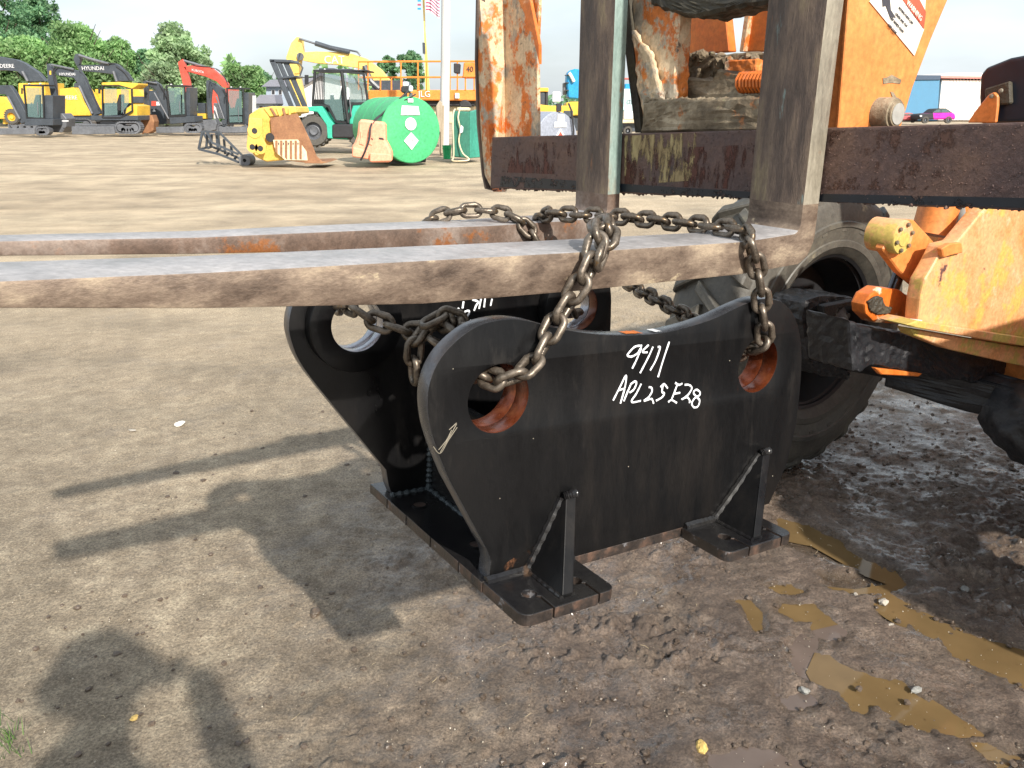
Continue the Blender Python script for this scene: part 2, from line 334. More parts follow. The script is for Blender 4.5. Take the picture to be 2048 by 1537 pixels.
wf = N(t, 'ShaderNodeMath', operation='MULTIPLY_ADD'); t.links.new(nP.outputs['Fac'], wf.inputs[0]); wf.inputs[1].default_value = .9; 
sub = N(t, 'ShaderNodeMath', operation='SUBTRACT'); t.links.new(aw.outputs['Fac'], sub.inputs[0]); sub.inputs[1].default_value = .45; t.links.new(sub.outputs[0], wf.inputs[2]); wf.use_clamp = True
c0 = mixc(wf.outputs[0], dry, wetc)
sx = N(t, 'ShaderNodeSeparateXYZ'); t.links.new(tc.outputs['Object'], sx.inputs[0])
fd = N(t, 'ShaderNodeMapRange'); fd.inputs[1].default_value = 2.8; fd.inputs[2].default_value = 8.5; t.links.new(sx.outputs['Y'], fd.inputs[0])
c1 = mixc(fd.outputs[0], c0, far_)
dk = ramp(t, nA.outputs['Fac'], [(.3, g3(.62)), (.65, g3(1.15))]).outputs[0]
c1 = mixc(1.0, c1, dk, 'MULTIPLY')
pb = ramp(t, nC.outputs['Fac'], [(.34, g3(.40)), (.5, g3(1.0)), (.66, g3(1.75))]).outputs[0]
c1 = mixc(1.0, c1, pb, 'MULTIPLY')
asl = N(t, 'ShaderNodeAttribute'); asl.attribute_name = 'silt'
c1 = mixc(asl.outputs['Fac'], c1, mixc(.35, (.075,.052,.030), c1))
t.links.new(c1, b.inputs['Base Color'])
nR = noise(5.5, 5, .6)
rw = ramp(t, nR.outputs['Fac'], [(.38, g3(.14)), (.50, g3(.34)), (.64, g3(.75))]).outputs[0]
rgh = mixc(asl.outputs['Fac'], mixc(wf.outputs[0], g3(.9), rw), g3(.25)); t.links.new(rgh, b.inputs['Roughness'])
cw_ = ramp(t, nR.outputs['Fac'], [(.40, g3(.75)), (.56, g3(0))]).outputs[0]
cm_ = N(t, 'ShaderNodeMath', operation='MULTIPLY'); t.links.new(cw_, cm_.inputs[0]); t.links.new(wf.outputs[0], cm_.inputs[1]); t.links.new(cm_.outputs[0], b.inputs['Coat Weight']); b.inputs['Coat Roughness'].default_value = .16
bp = N(t, 'ShaderNodeBump'); bp.inputs['Strength'].default_value = .8; bp.inputs['Distance'].default_value = .02
b2 = N(t, 'ShaderNodeBump'); b2.inputs['Strength'].default_value = 1.0; b2.inputs['Distance'].default_value = .007
t.links.new(nB.outputs['Fac'], bp.inputs['Height']); t.links.new(nC.outputs['Fac'], b2.inputs['Height']); t.links.new(bp.outputs[0], b2.inputs['Normal']); t.links.new(b2.outputs[0], b.inputs['Normal'])
me.materials.append(m); ground = bpy.data.objects.new('ground', me); COL.objects.link(ground); ground['kind'] = 'structure'

# puddles: flat sheets of muddy water lying in the hollows
def water(name, rgb, rough):
    m, t, b = _nodes(name); n = N(t, 'ShaderNodeTexNoise'); n.inputs['Scale'].default_value = 6; n.inputs['Detail'].default_value = 6
    tc = N(t, 'ShaderNodeTexCoord'); t.links.new(tc.outputs['Object'], n.inputs['Vector'])
    r = ramp(t, n.outputs['Fac'], [(.3, tuple(c*.8 for c in rgb)), (.7, tuple(c*1.15 for c in rgb))]); t.links.new(r.outputs[0], b.inputs['Base Color'])
    b.inputs['Roughness'].default_value = rough; b.inputs['IOR'].default_value = 1.33
    bb = N(t, 'ShaderNodeBump'); bb.inputs['Strength'].default_value = .05; n2 = N(t, 'ShaderNodeTexNoise'); n2.inputs['Scale'].default_value = 25
    t.links.new(tc.outputs['Object'], n2.inputs['Vector']); t.links.new(n2.outputs['Fac'], bb.inputs['Height']); t.links.new(bb.outputs[0], b.inputs['Normal'])
    return m
mw = {'ochre': water('ochre_puddle_water', (.150,.100,.046), .05), 'grey': water('grey_puddle_water', (.13,.10,.085), .05)}
for ip_, (kind, poly) in enumerate(PUD):
    c = Vector((sum(p[0] for p in poly)/len(poly), sum(p[1] for p in poly)/len(poly)))
    pts = [Vector((p[0], p[1])) for p in poly]
    pts = [p + (p-c).normalized()*.075 for p in pts]
    mb = MB(); mb.add([(p.x, p.y, -.0038-.00035*ip_) for p in pts], [tuple(range(len(pts)))])
    o = mb.build('puddle', mw[kind]); o['kind'] = 'structure'
# ================================================================== FORKS
def densify(pts, k=3):
    out = []
    for a, b in zip(pts[:-1], pts[1:]):
        for i in range(k): out.append((a[0]+(b[0]-a[0])*i/k, a[1]+(b[1]-a[1])*i/k))
    return out+[pts[-1]]
def fork(name, w0, top, bot, e1, e2, mats, label, ztop=2.25, taper=0):
    root = thing(name, label, 'fork', M(.05, w0+.07, 1.3), 'lifting forks of the orange machine')
    wd = .142
    # pairs (outer, inner) of the side profile from the tip round the heel to the top
    zi = top[-1][1]; zo = bot[-1][1]; R = .062
    pairs = list(zip(densify(bot), densify(top)))
    e1b = e1-.02
    for k in range(1, 7):
        a = k/6*math.pi/2; out = (e2-R+R*math.sin(a), zo+R-R*math.cos(a)); inn = (e1-.022+.022*math.sin(a), zi+.002+.022-.022*math.cos(a)); pairs.append((out, inn))
    for z in (zi+.06, zi+.14, zi+.3, zi+.5, ztop): pairs.append(((e2, z), (e1, z)))
    vs = []
    for (oe, oz), (ie, iz) in pairs:
        wd = .142 - taper*min(1, max(0, (-.15-oe)/1.25))
        vs += [M(oe, w0, oz), M(ie, w0, iz), M(ie, w0+wd, iz), M(oe, w0+wd, oz)]
    n_ = len(pairs); fs = [(i*4+k, i*4+(k+1)%4, (i+1)*4+(k+1)%4, (i+1)*4+k) for i in range(n_-1) for k in range(4)] + [(0,1,2,3), ((n_-1)*4+3, (n_-1)*4+2, (n_-1)*4+1, (n_-1)*4)]
    mb = MB().add(vs, fs)
    o = mb.build('fork_body', mats[0], root, bevel=.0045, seg=2, smooth=True)
    o.data.materials.append(mats[1]); o.data.materials.append(mats[2]); o.data.materials.append(mats[3])
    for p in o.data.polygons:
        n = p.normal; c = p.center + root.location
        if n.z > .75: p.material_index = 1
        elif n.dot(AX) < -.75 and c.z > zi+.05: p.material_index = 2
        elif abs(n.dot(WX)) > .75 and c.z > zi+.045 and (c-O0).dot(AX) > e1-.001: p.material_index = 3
    return root
fork('lifting_fork', 0, [(-1.47,1.412),(-1.33,1.414),(-1.10,1.399),(-.79,1.383),(-.48,1.367),(-.08,1.349)],
     [(-1.47,1.400),(-1.33,1.382),(-1.11,1.352),(-.79,1.316),(-.48,1.299),(-.08,1.283)], .088, .140,
     [m_fork, m_forktop, m_upright, m_upside], 'nearer worn steel fork with chain draped over it, brown scraped side and silvery top')
fork('lifting_fork', .632, [(-1.42,1.372),(-1.31,1.374),(-.97,1.352),(-.60,1.337),(-.28,1.322),(-.02,1.316)],
     [(-1.42,1.360),(-1.31,1.347),(-.97,1.318),(-.60,1.290),(-.28,1.266),(-.02,1.258)], .098, .142,
     [m_forkfar, m_forktop, m_upright, m_upside2], 'farther rusty steel fork with teal paint left on the side of its upright', taper=.058)
# ================================================================== BRACKET (coupler adaptor)
broot = thing('coupler_bracket', 'black welded steel bracket with two tall holed side plates, chained under the forks', 'bracket', B(.33, .2, -.366))
def plate_curve(name, outline, holes, y, t, mat, parent, mats=None, bev=.0012):
    """flat plate in the bracket's x-z plane, holes cut through, thickness t away from y"""
    cu = bpy.data.curves.new(name, 'CURVE'); cu.dimensions = '2D'; cu.fill_mode = 'BOTH'; cu.extrude = t/2 - bev; cu.bevel_depth = bev; cu.bevel_resolution = 1; cu.offset = -bev
    def sp(pts):
        s = cu.splines.new('POLY'); s.points.add(len(pts)-1)
        for i, p in enumerate(pts): s.points[i].co = (p[0], p[1], 0, 1)
        s.use_cyclic_u = True
    sp(outline)
    for (cx_, cz_, r_) in holes: sp([(cx_+r_*math.cos(q*math.pi/32), cz_+r_*math.sin(q*math.pi/32)) for q in range(64)])
    tmp = bpy.data.objects.new('t', cu); COL.objects.link(tmp)
    dg = bpy.context.evaluated_depsgraph_get(); me = bpy.data.meshes.new_from_object(tmp.evaluated_get(dg))
    bpy.data.objects.remove(tmp); bpy.data.curves.remove(cu)
    L = 4
    off = Vector((0,0,0)); p = parent
    while p is not None: off += p.location; p = p.parent
    for v in me.vertices:
        x, z, d = v.co; v.co = B(x, y + t/2 - d, z) - off
    me.materials.clear(); me.materials.append(mat)
    bm = bmesh.new(); bm.from_mesh(me); bmesh.ops.remove_doubles(bm, verts=bm.verts, dist=1e-5); bmesh.ops.recalc_face_normals(bm, faces=bm.faces)
    nY = BR.col[1]
    if mats:
        for m_ in mats: me.materials.append(m_)
        for f in bm.faces:
            if abs(f.normal.dot(nY)) < .5:
                c = BR.transposed() @ (f.calc_center_median() + off - BT)
                inb = any(math.hypot(c.x-h[0], c.z-h[1]) < h[2]+.004 for h in holes)
                f.material_index = 2 if inb else 1
    for f in bm.faces: f.smooth = True
    bm.to_mesh(me); bm.free()
    try: me.set_sharp_from_angle(angle=R_(30))
    except Exception: pass
    o = bpy.data.objects.new(name, me); COL.objects.link(o); o.parent = parent
    return o
def catmull(pts, k=6):
    out = []; n = len(pts)
    for i in range(n-1):
        p0 = pts[max(i-1,0)]; p1 = pts[i]; p2 = pts[i+1]; p3 = pts[min(i+2, n-1)]
        for j in range(k):
            t = j/k
            out.append(tuple(.5*((2*p1[c])+(-p0[c]+p2[c])*t+(2*p0[c]-5*p1[c]+4*p2[c]-p3[c])*t*t+(-p0[c]+3*p1[c]-3*p2[c]+p3[c])*t**3) for c in range(len(p1))))
    return out+[tuple(pts[-1])]
topc = catmull([(-.09,-.132),(-.117,-.070),(-.132,-.02),(-.135,.03),(-.120,.072),(-.092,.103),(-.050,.128),(0,.136),(.05,.131),(.118,.113),(.209,.097),(.30,.090),(.383,.091),(.489,.107),(.572,.131),(.63,.143),(.69,.138),(.74,.110),(.775,.066),(.797,.010),(.810,-.06),(.818,-.16)], 4)
near_out = topc + [(.812,-.26),(.79,-.37),(.783,-.366),(.01,-.366)][:0] + [(.806,-.255),(.765,-.343),(.0,-.343),(.002,-.306),(-.006,-.283)]
near_plate = plate_curve('side_plate', near_out, [(0,0,.0605),(.655,0,.0605)], 0, .038, m_black, broot, [m_edge, m_bore])
near_plate['label'] = 'near plate with white handwriting on its face'
D = .42
for hx_ in (0, .655): plate_curve('boss_ring', [(hx_+.098*math.cos(q*math.pi/32), .098*math.sin(q*math.pi/32)) for q in range(64)], [(hx_,0,.0605)], .0384, .040, m_black, broot, [m_black, m_bore], .002)
far_out = catmull([(-.16,-.081),(-.195,-.030),(-.214,.012),(-.222,.06),(-.205,.115),(-.165,.158),(-.10,.178),(-.03,.165),(.08,.135),(.2,.12),(.32,.13),(.42,.165),(.50,.178),(.555,.15),(.585,.10),(.595,.03),(.60,-.05)], 4) + [(.62,-.2),(.63,-.343),(.005,-.343),(-.004,-.32),(-.011,-.281)]
far_plate = plate_curve('side_plate', far_out, [(-.093,.055,.0545),(.466,.062,.0545)], D, .032, m_black, broot, [m_edge, m_bore2])
far_plate['label'] = 'far plate with boss rings round its holes'
for cx_, cz_, mm in ((-.093,.055,m_bore2),(.466,.062,m_bore)):
    rng_pts = [(cx_+.098*math.cos(q*math.pi/32), cz_+.098*math.sin(q*math.pi/32)) for q in range(64)]
    plate_curve('boss_ring', rng_pts, [(cx_,cz_,.0545)], D-.0325, .032, m_black, broot, [m_black, mm], .002)
# base plate with pads and feet (x-y shapes extruded in z)
zt, zb = -.343, -.366
def slab(name, xy, z0, z1, mat, parent, bevel=.003, matside=None):
    mb = MB(); mb.prism([B(x, y, z0) for x, y in xy], BR.col[2]*(z1-z0)); o = mb.build(name, mat, parent, bevel=bevel, seg=2)
    if matside:
        o.data.materials.append(matside); up = BR.col[2]
        for p in o.data.polygons:
            if abs(p.normal.dot(up)) < .6: p.material_index = 1
    return o
slab('base_plate', [(-.014,.002),(.70,.002),(.70,.50),(.54,.50),(.54,.452),(.2,.452),(.2,.50),(-.014,.50)], zb, zt-.0006, m_blackgloss, broot, .002, m_padside)
def pad(x0, x1):
    # bolt holes and slots cut to the front edge
    h = bpy.data.curves.new('pad', 'CURVE'); h.dimensions = '2D'; h.fill_mode = 'BOTH'; bev = .002; h.extrude = (zt-zb)/2 - bev; h.bevel_depth = bev; h.bevel_resolution = 2; h.offset = -bev
    r = .020; y0, y1 = -.130, -.0008; xm = (x0+x1)/2
    def arc(cx_, cy_, rr, a, b2, n=6): return [(cx_+rr*math.cos(a+(b2-a)*i/n), cy_+rr*math.sin(a+(b2-a)*i/n)) for i in range(n+1)]
    out = [(x0, y1)] + arc(x0+r, y0+r, r, math.pi, 1.5*math.pi)
    hs = [x0+.052, x1-.052]; hr = .0135; sw = .0022; hy = -.072
    for hx in hs:
        a0 = -math.pi/2 - .17; 
        out += [(hx+.012-sw, y0)] + [(hx+.012-sw, hy-.006-hr)] + [(hx+hr*math.cos(a), hy+hr*math.sin(a)) for a in [(-math.pi/2+.35) - i*(2*math.pi-.3)/22 for i in range(23)]] + [(hx+.012+sw, hy-.001-hr), (hx+.012+sw, y0)]
    out += arc(x1-r, y0+r, r, 1.5*math.pi, 2*math.pi) + [(x1, y1)]
    s = h.splines.new('POLY'); s.points.add(len(out)-1)
    for i, p in enumerate(out): s.points[i].co = (*p, 0, 1)
    s.use_cyclic_u = True
    tmp = bpy.data.objects.new('t', h); COL.objects.link(tmp); dg = bpy.context.evaluated_depsgraph_get(); me = bpy.data.meshes.new_from_object(tmp.evaluated_get(dg)); bpy.data.objects.remove(tmp)
    for v in me.vertices: v.co = B(v.co.x, v.co.y, (zt+zb)/2+v.co.z) - broot.location
    bm = bmesh.new(); bm.from_mesh(me); bmesh.ops.remove_doubles(bm, verts=bm.verts, dist=1e-5); bmesh.ops.recalc_face_normals(bm, faces=bm.faces)
    me.materials.clear(); me.materials.append(m_blackgloss); me.materials.append(m_padside)
    for f in bm.faces: f.material_index = 1 if abs(f.normal.dot(BR.col[2])) < .4 else 0; f.smooth = False
    bm.to_mesh(me); bm.free()
    o = bpy.data.objects.new('foot_pad', me); COL.objects.link(o); o.parent = broot
    # gusset: triangular rib standing on the pad
    gx = xm - .006
    mb = MB(); mb.prism([B(gx-.012, -.001, zt), B(gx-.012, -.112, zt), B(gx-.012, -.112, zt+.03), B(gx-.012, -.110+.0, zt+.185), B(gx-.012, -.001, zt+.192)], BR.col[0]*.024)
    mb = MB(); mb.prism([B(gx-.012, -.001, zt), B(gx-.012, -.112, zt), B(gx-.012, -.096, -.205), B(gx-.012, -.030, -.150), B(gx-.012, -.001, -.138)], BR.col[0]*.024)
    return gx
def gusset(gx, ln):
    mb = MB(); mb.prism([B(gx-.012, -.0008, zt), B(gx-.012, -.112, zt), B(gx-.012, -.112, zt+.006), B(gx+ln-.012, -.016, -.205), B(gx+ln-.012, -.0008, -.203)], BR.col[0]*.024)
    mb.build('gusset', m_black, broot, bevel=.002, seg=2)
    def bead(path, r):
        pts = catmull([tuple(B(*p)) for p in path], 12); mb = MB(); mb.tube(pts, [r*(1+.18*math.sin(i*1.9)+.1*random.random()) for i in range(len(pts))], 7)
        return mb.build('weld', m_blackgloss, broot, smooth=True)
    bead([(gx-.013,-.003,zt+.003),(gx-.013+ln*.5,-.004,-.275),(gx-.013+ln,-.003,-.208)], .0075)
    bead([(gx-.013,-.003,zt+.001),(gx-.013,-.05,zt+.001),(gx-.013,-.112,zt+.001)], .004)
    bead([(gx+.013,-.003,zt+.001),(gx+.013,-.05,zt+.001),(gx+.013,-.112,zt+.001)], .004)
    bead([(gx+ln-.013,-.008,-.204),(gx+ln,-.012,-.201),(gx+ln+.014,-.008,-.203)], .008)
for x0, x1 in ((-.012,.192),(.484,.688)):
    pad(x0, x1); gusset((x0+x1)/2 + .004, .068 if x0 < .1 else .118)
    pts = catmull([tuple(B(x, -.003, zt+.002)) for x in (x0+.004, x0+.05, x0+.1, x0+.15, x1-.004)], 10)
    MB().tube(pts, [.009*(1+.2*random.random()) for _ in pts], 7).build('weld', m_blackgloss, broot, smooth=True)
# cut lines on the left side of the base and cross web between the plates
for y in (.085, .20, .31, .405):
    MB().box(B(-.0146, y, (zt+zb)/2), (.0012, .0022, .022), tuple(BR.col)).build('saw_cut', m_black, broot)
mb = MB(); mb.prism([B(.098, .0365, zt), B(.098, D-.001, zt), B(.098, D-.001, -.115), B(.098, .0365, -.115)], BR.col[0]*.022); mb.build('cross_web', m_blackgloss, broot, bevel=.002)
mb = MB(); mb.prism([B(.560, .0365, zt), B(.560, D-.001, zt), B(.560, D-.001, -.115), B(.560, .0365, -.115)], BR.col[0]*.022); mb.build('cross_web', m_blackgloss, broot, bevel=.002)
def wbead(p, q, r, n=60, mat=m_weld):
    a, b_ = Vector(p), Vector(q); pts = [B(*(a.lerp(b_, i/n))) for i in range(n+1)]
    MB().tube(pts, [r*(1+.3*math.sin(i*1.6)) for i in range(n+1)], 7).build('weld', mat, broot, smooth=True)
wbead((.094, D-.004, -.118), (.094, D-.004, zt), .0065, 70)
wbead((.094, D-.004, zt), (.094, .05, zt), .006, 50)
wbead((-.0, .037, zt), (.69, .037, zt), .005, 60, m_blackgloss)
wbead((0, D-.003, zt), (.09, D-.003, zt), .006, 20)
for bx, by in ((.035,.345),(.05,.13)):
    MB().lathe(B(bx, by, zt+.0008), BR.col[2], [(.0135,0),(.0175,0),(.0175,.0012),(.0135,.0012)], 24).build('bolt_hole_rim', m_blackgloss, broot)
    MB().lathe(B(bx, by, zt+.0004), BR.col[2], [(.0001,0),(.0135,0),(.0135,.0004),(.0001,.0004)], 24).build('bolt_hole', m_padside, broot)
# chalk and rust marks on the plate's upper edge
def edgemark(name, x0, x1, z0, z1, mat):
    vs = []; n = 10
    for i in range(n+1):
        t = i/n; x = x0+(x1-x0)*t; z = z0+(z1-z0)*t+.0012; j = .004*random.random()
        vs += [B(x, .004+j, z), B(x, .032-j, z)]
    MB().add(vs, [(2*i, 2*i+1, 2*i+3, 2*i+2) for i in range(n)]).build(name, mat, near_plate)
for pts, nm in (([(1000,1165),(1010,1128),(1040,1108),(1068,1092),(1085,1060),(1092,1075),(1080,1150),(1030,1160)], 'rust_wash'),([(1090,1135),(1110,1060),(1120,1100),(1118,1180),(1096,1165)], 'rust_wash')):
    MB().prism([BY(u, v, 0) for u, v in pts], -BR.col[1]*.0006).build(nm, film('rust_film', (.085,.032,.010), .80, 34, (1,1,.6), .8), near_plate)
edgemark('rust_spot', .278, .318, .0910, .0900, m_orange); edgemark('chalk_mark', .350, .366, .0903, .0905, m_white)
def patchy(y, pts, mat, name, th=.0006):
    mb = MB(); mb.prism([BY(u, v, y) for u, v in pts], -BR.col[1]*th); mb.build(name, mat, broot)
# handwriting on the plates: raised marker strokes
def stroke(mb, pts, y, w_=.0020):
    P = catmull([tuple(BY(u, v, y)) for u, v in pts], 6) if len(pts) > 2 else [tuple(BY(*p, y)) for p in pts]
    n = BR.col[1]; vs = []; P = [Vector(p) for p in P]
    for i, p in enumerate(P):
        tt = (P[min(i+1, len(P)-1)]-P[max(i-1, 0)]).normalized(); s = tt.cross(n)*w_*(.85+.3*random.random())
        vs += [p+s-n*.0004, p+s*.6-n*.0011, p-s*.6-n*.0011, p-s-n*.0004]
    fs = [(i*4+k, i*4+k+1, i*4+4+k+1, i*4+4+k) for i in range(len(P)-1) for k in range(3)]
    mb.add(vs, fs)
def cw(pts): return [(1180+a/4.452, 640+b/4.452) for a, b in pts]
LET = {
 'nine': [[(460,232),(400,240),(340,300),(335,322),(370,328),(420,300),(455,250),(420,340),(375,435)]],
 'four': [[(520,225),(475,270),(470,290),(510,290)],[(560,240),(520,330),(445,475)]],
 'one': [[(600,245),(622,250),(585,360),(535,450)]], 'one_': [[(705,195),(650,360),(605,510)]],
 'a': [[(205,718),(265,600),(320,495),(310,600),(270,745)],[(250,630),(310,610)]],
 'p': [[(365,570),(330,650),(300,725)],[(360,575),(400,548),(412,565),(390,620),(350,650)]],
 'l': [[(455,570),(410,660),(372,715),(380,735),(450,722)]],
 'two': [[(520,600),(545,605),(550,640),(520,690),(480,722),(545,705),(565,745)]],
 'five': [[(690,610),(655,572),(640,640),(660,655),(640,690),(585,722)],[(655,572),(625,600)]],
 'e': [[(755,560),(790,580),(820,568)],[(775,580),(745,660),(720,720)],[(745,660),(800,650)],[(695,735),(725,715),(770,740)]],
 'two_': [[(840,580),(880,580),(905,610),(870,670),(815,710),(860,690),(885,715),(885,740)]],
 'eight': [[(975,640),(945,622),(920,650),(950,690),(975,720),(960,770),(925,780),(905,745),(930,700),(975,670),(978,640)]],
}
wr = MB()
for ss in LET.values():
    for s_ in ss: stroke(wr, cw(s_), 0)
wr.build('handwriting', m_white, near_plate)
wf_ = MB()
for s_ in ([(903,640),(912,625),(917,618),(918,632),(916,642)],[(906,634),(917,632)],[(930,624),(926,636),(924,645)],[(929,624),(938,622),(936,631),(928,634)],[(942,640),(938,646)],[(940,646),(950,643)],
           [(927,603),(925,617)],[(944,600),(956,604),(952,612),(948,622)],[(962,598),(958,618)],[(970,597),(968,615)],[(984,598),(981,612)]): stroke(wf_, s_, D, .0022)
wf_.build('handwriting', m_white, far_plate)
# scraped bare-metal mark
mk = MB()
for s_ in ([(880,905),(899,873),(913,848)],[(898,860),(913,846)],[(866,893),(880,907),(897,880),(914,855)],[(877,900),(893,880),(903,860)]): stroke(mk, s_, 0, .0007)
mk.build('scratch_mark', m_upside, near_plate)
for _ in range(26):
    u, v = random.uniform(900,1580), random.uniform(690,1000); a = random.uniform(-.9,.9); l = random.uniform(3,16)
    stroke(mk, [(u, v), (u+l*math.cos(a), v+l*math.sin(a)*.7)], 0, .0003)
mk2 = MB()
for _ in range(9):
    u, v = random.uniform(880,1590), random.uniform(660,1090)
    p = BY(u, v, 0); l = BR.transposed() @ (p-BT)
    if math.hypot(l.x, l.z) < .07 or math.hypot(l.x-.655, l.z) < .07 or l.z > .085 or l.z < -.3 or l.x < 0 and l.z < -.1 or l.x < -.1: continue
    mk2.lathe(p, -BR.col[1], [(.0001,.0009),(random.uniform(.0006,.0017),.0006),(.0012,0)], 6, closed=False)
o = mk2.build('paint_speck', m_upside, near_plate); o['kind'] = 'stuff'

# ================================================================== CHAINS
def link_mesh(Lo=.0635, Wo=.043, d=.0132, nseg=30, k=9):
    mb = MB(); R = (Wo-d)/2; st = (Lo-Wo)/2; path = []
    for i in range(nseg):
        q = 2*math.pi*i/nseg; x, y = R*math.cos(q), R*math.sin(q)
        path.append((x + (st if x > 1e-6 else -st if x < -1e-6 else 0), y, 0))
    rad = [d/2]*nseg
    wi = min(range(nseg), key=lambda i: abs(path[i][0]-st*.3)+abs(path[i][1]-R)); rad[wi] = d/2*1.2
    mb.tube(path, rad, k, closed=True)
    me = bpy.data.meshes.new('link'); me.from_pydata(mb.v, [], mb.f); me.update(); me.shade_smooth(); me.materials.append(m_chain); return me
LINK = link_mesh()
def chain(path, label, pitch=.0395, ref=(0,0,1), phase=0, jit=.22, cat='chain'):
    P = [Vector(p) for p in catmull([tuple(p) for p in path], 10)]
    acc = [0]
    for a, b_ in zip(P[:-1], P[1:]): acc.append(acc[-1]+(b_-a).length)
    def pos(s):
        s = max(0, min(s, acc[-1]-1e-6))
        for i in range(len(acc)-1):
            if acc[i+1] >= s: return P[i].lerp(P[i+1], (s-acc[i])/(acc[i+1]-acc[i]+1e-9))
        return P[-1]
    n = int(acc[-1]/pitch); root = thing('chain', label, cat, P[0], 'lifting chains between the forks and the bracket')
    up = Vector(ref)
    for i in range(n):
        c = (pos(i*pitch)+pos((i+1)*pitch))/2; tt = (pos((i+1)*pitch)-pos(i*pitch)).normalized()
        s = (up - tt*up.dot(tt)); s = s.normalized() if s.length > .05 else tt.orthogonal().normalized(); up = s
        rr = Quaternion(tt, (math.pi/2 if (i+phase) % 2 else 0) + .785*0 + random.uniform(-jit, jit))
        s2 = rr @ s; z = tt.cross(s2); m3 = Matrix((tt, s2, z)).transposed()
        o = bpy.data.objects.new('link', LINK); COL.objects.link(o); o.parent = root; o.location = c-root.location
        o.rotation_mode = 'QUATERNION'; o.rotation_quaternion = m3.to_quaternion()
    return root
NV = -WX
chain([BY(948,742,.10), BY(966,752,.03), BY(990,764,-.002), BY(1028,756,-.026), BY(1062,735,-.03), BY(1080,705,-.022), BY(1106,655,-.02), BY(1135,605,-.02), FW(1166,560,-.024), FW(1184,520,-.022), FW(1194,482,-.018), FW(1198,458,.012), FW(1196,440,.05)],
      'chain coming out of the near plate\'s left hole and up across the nearer fork', ref=NV, phase=1)
chain([FW(1222,446,.03), FW(1218,470,-.008), FW(1208,500,-.02), FW(1192,540,-.034)],
      'short doubled chain end hanging over the nearer fork, hooked on the longer one', ref=NV, phase=1)
chain([FW(1076,452,.70), FW(1080,438,.66), FW(1100,428,.60), FW(1150,430,.52), FW(1230,434,.40), FW(1310,441,.28), FW(1390,449,.16), FW(1450,457,.07), FW(1486,461,.02), FW(1499,480,-.016), FW(1508,512,-.018), FW(1517,548,-.017), FW(1522,590,-.016), BY(1525,630,-.016), BY(1530,668,-.016), BY(1526,692,-.006), BY(1502,694,.02), BY(1486,706,.05)],
      'chain crossing both forks beside the far upright, dropping into the near plate\'s right hole', ref=ZX, phase=0)
chain([FW(848,452,.80), FW(862,440,.775), FW(892,428,.75), FW(935,421,.72), FW(985,423,.69), FW(1022,433,.65), FW(1052,452,.622), FW(1072,478,.612), FW(1085,510,.60), FW(1110,560,.58), BY(1140,610,.36), BY(1150,630,.40)],
      'chain looped over the farther fork left of the uprights', ref=ZX, phase=1)
chain([FW(1220,545,.60), FW(1255,568,.50), FW(1300,592,.36), FW(1350,620,.24), FW(1395,645,.15), FW(1440,680,.10), BY(1486,712,.055)],
      'slack chain rising behind the near plate from its right hole towards the farther fork', ref=ZX)
chain([BY(672,612,.45), BY(700,612,.35), BY(735,636,.33), BY(770,648,.31), BY(805,660,.29), BY(840,668,.27), BY(872,652,.24), BY(900,642,.20), BY(922,660,.16), BY(930,700,.12), BY(950,740,.08)],
      'chain slung between the far plate\'s left hole and the near plate\'s left hole', ref=ZX, pitch=.038)
chain([BY(852,652,.25), BY(838,668,.25), BY(828,690,.25), BY(827,720,.25), BY(829,755,.25), BY(831,795,.25)],
      'loose end of chain hanging inside the bracket', ref=NV, pitch=.038)
chain([BY(850,648,.22), BY(875,632,.21), BY(905,634,.20), BY(930,655,.18), BY(925,690,.17), BY(895,705,.18), BY(872,690,.19), BY(862,672,.20)],
      'knotted bunch of chain links between the two plates', ref=WX, pitch=.038)
# ================================================================== MACHINE (rough-terrain lift truck)
mach = thing('lift_truck', 'worn orange rough-terrain lift machine holding the two forks on its black carriage bar', 'forklift', M(1.2, .3, 0))
def pe(name, pts, e, th, mat, bevel=.003, parent=None, rough=0, seg=1, **kw):       # traced in the plane across the machine, extruded aft
    return MB().prism([FE(u, v, e) for u, v in pts], AX*th).build(name, mat, parent or mach, bevel=bevel, rough=rough, seg=seg, **kw)
def pw(name, pts, w, th, mat, bevel=.003, parent=None, rough=0, seg=1, **kw):       # traced along the machine, extruded across
    return MB().prism([FW(u, v, w) for u, v in pts], WX*th).build(name, mat, parent or mach, bevel=bevel, rough=rough, seg=seg, **kw)
# carriage bar, slightly tilted
a0, a1 = FE(984,275,.146), FE(2048,245,.146); b0, b1 = FE(980,377,.146), FE(2048,420,.146)
a1 = a0+(a1-a0)*1.25; b1 = b0+(b1-b0)*1.25
bar = MB()
nb = 60
tops = [a0.lerp(a1, i/nb) for i in range(nb+1)]; bots = [b0.lerp(b1, i/nb) + ZX*random.uniform(-.0022,.0016) for i in range(nb+1)]
bar.prism(tops + bots[::-1], AX*.055); bar.build('carriage_bar', m_bar, mach, bevel=.004, seg=2)
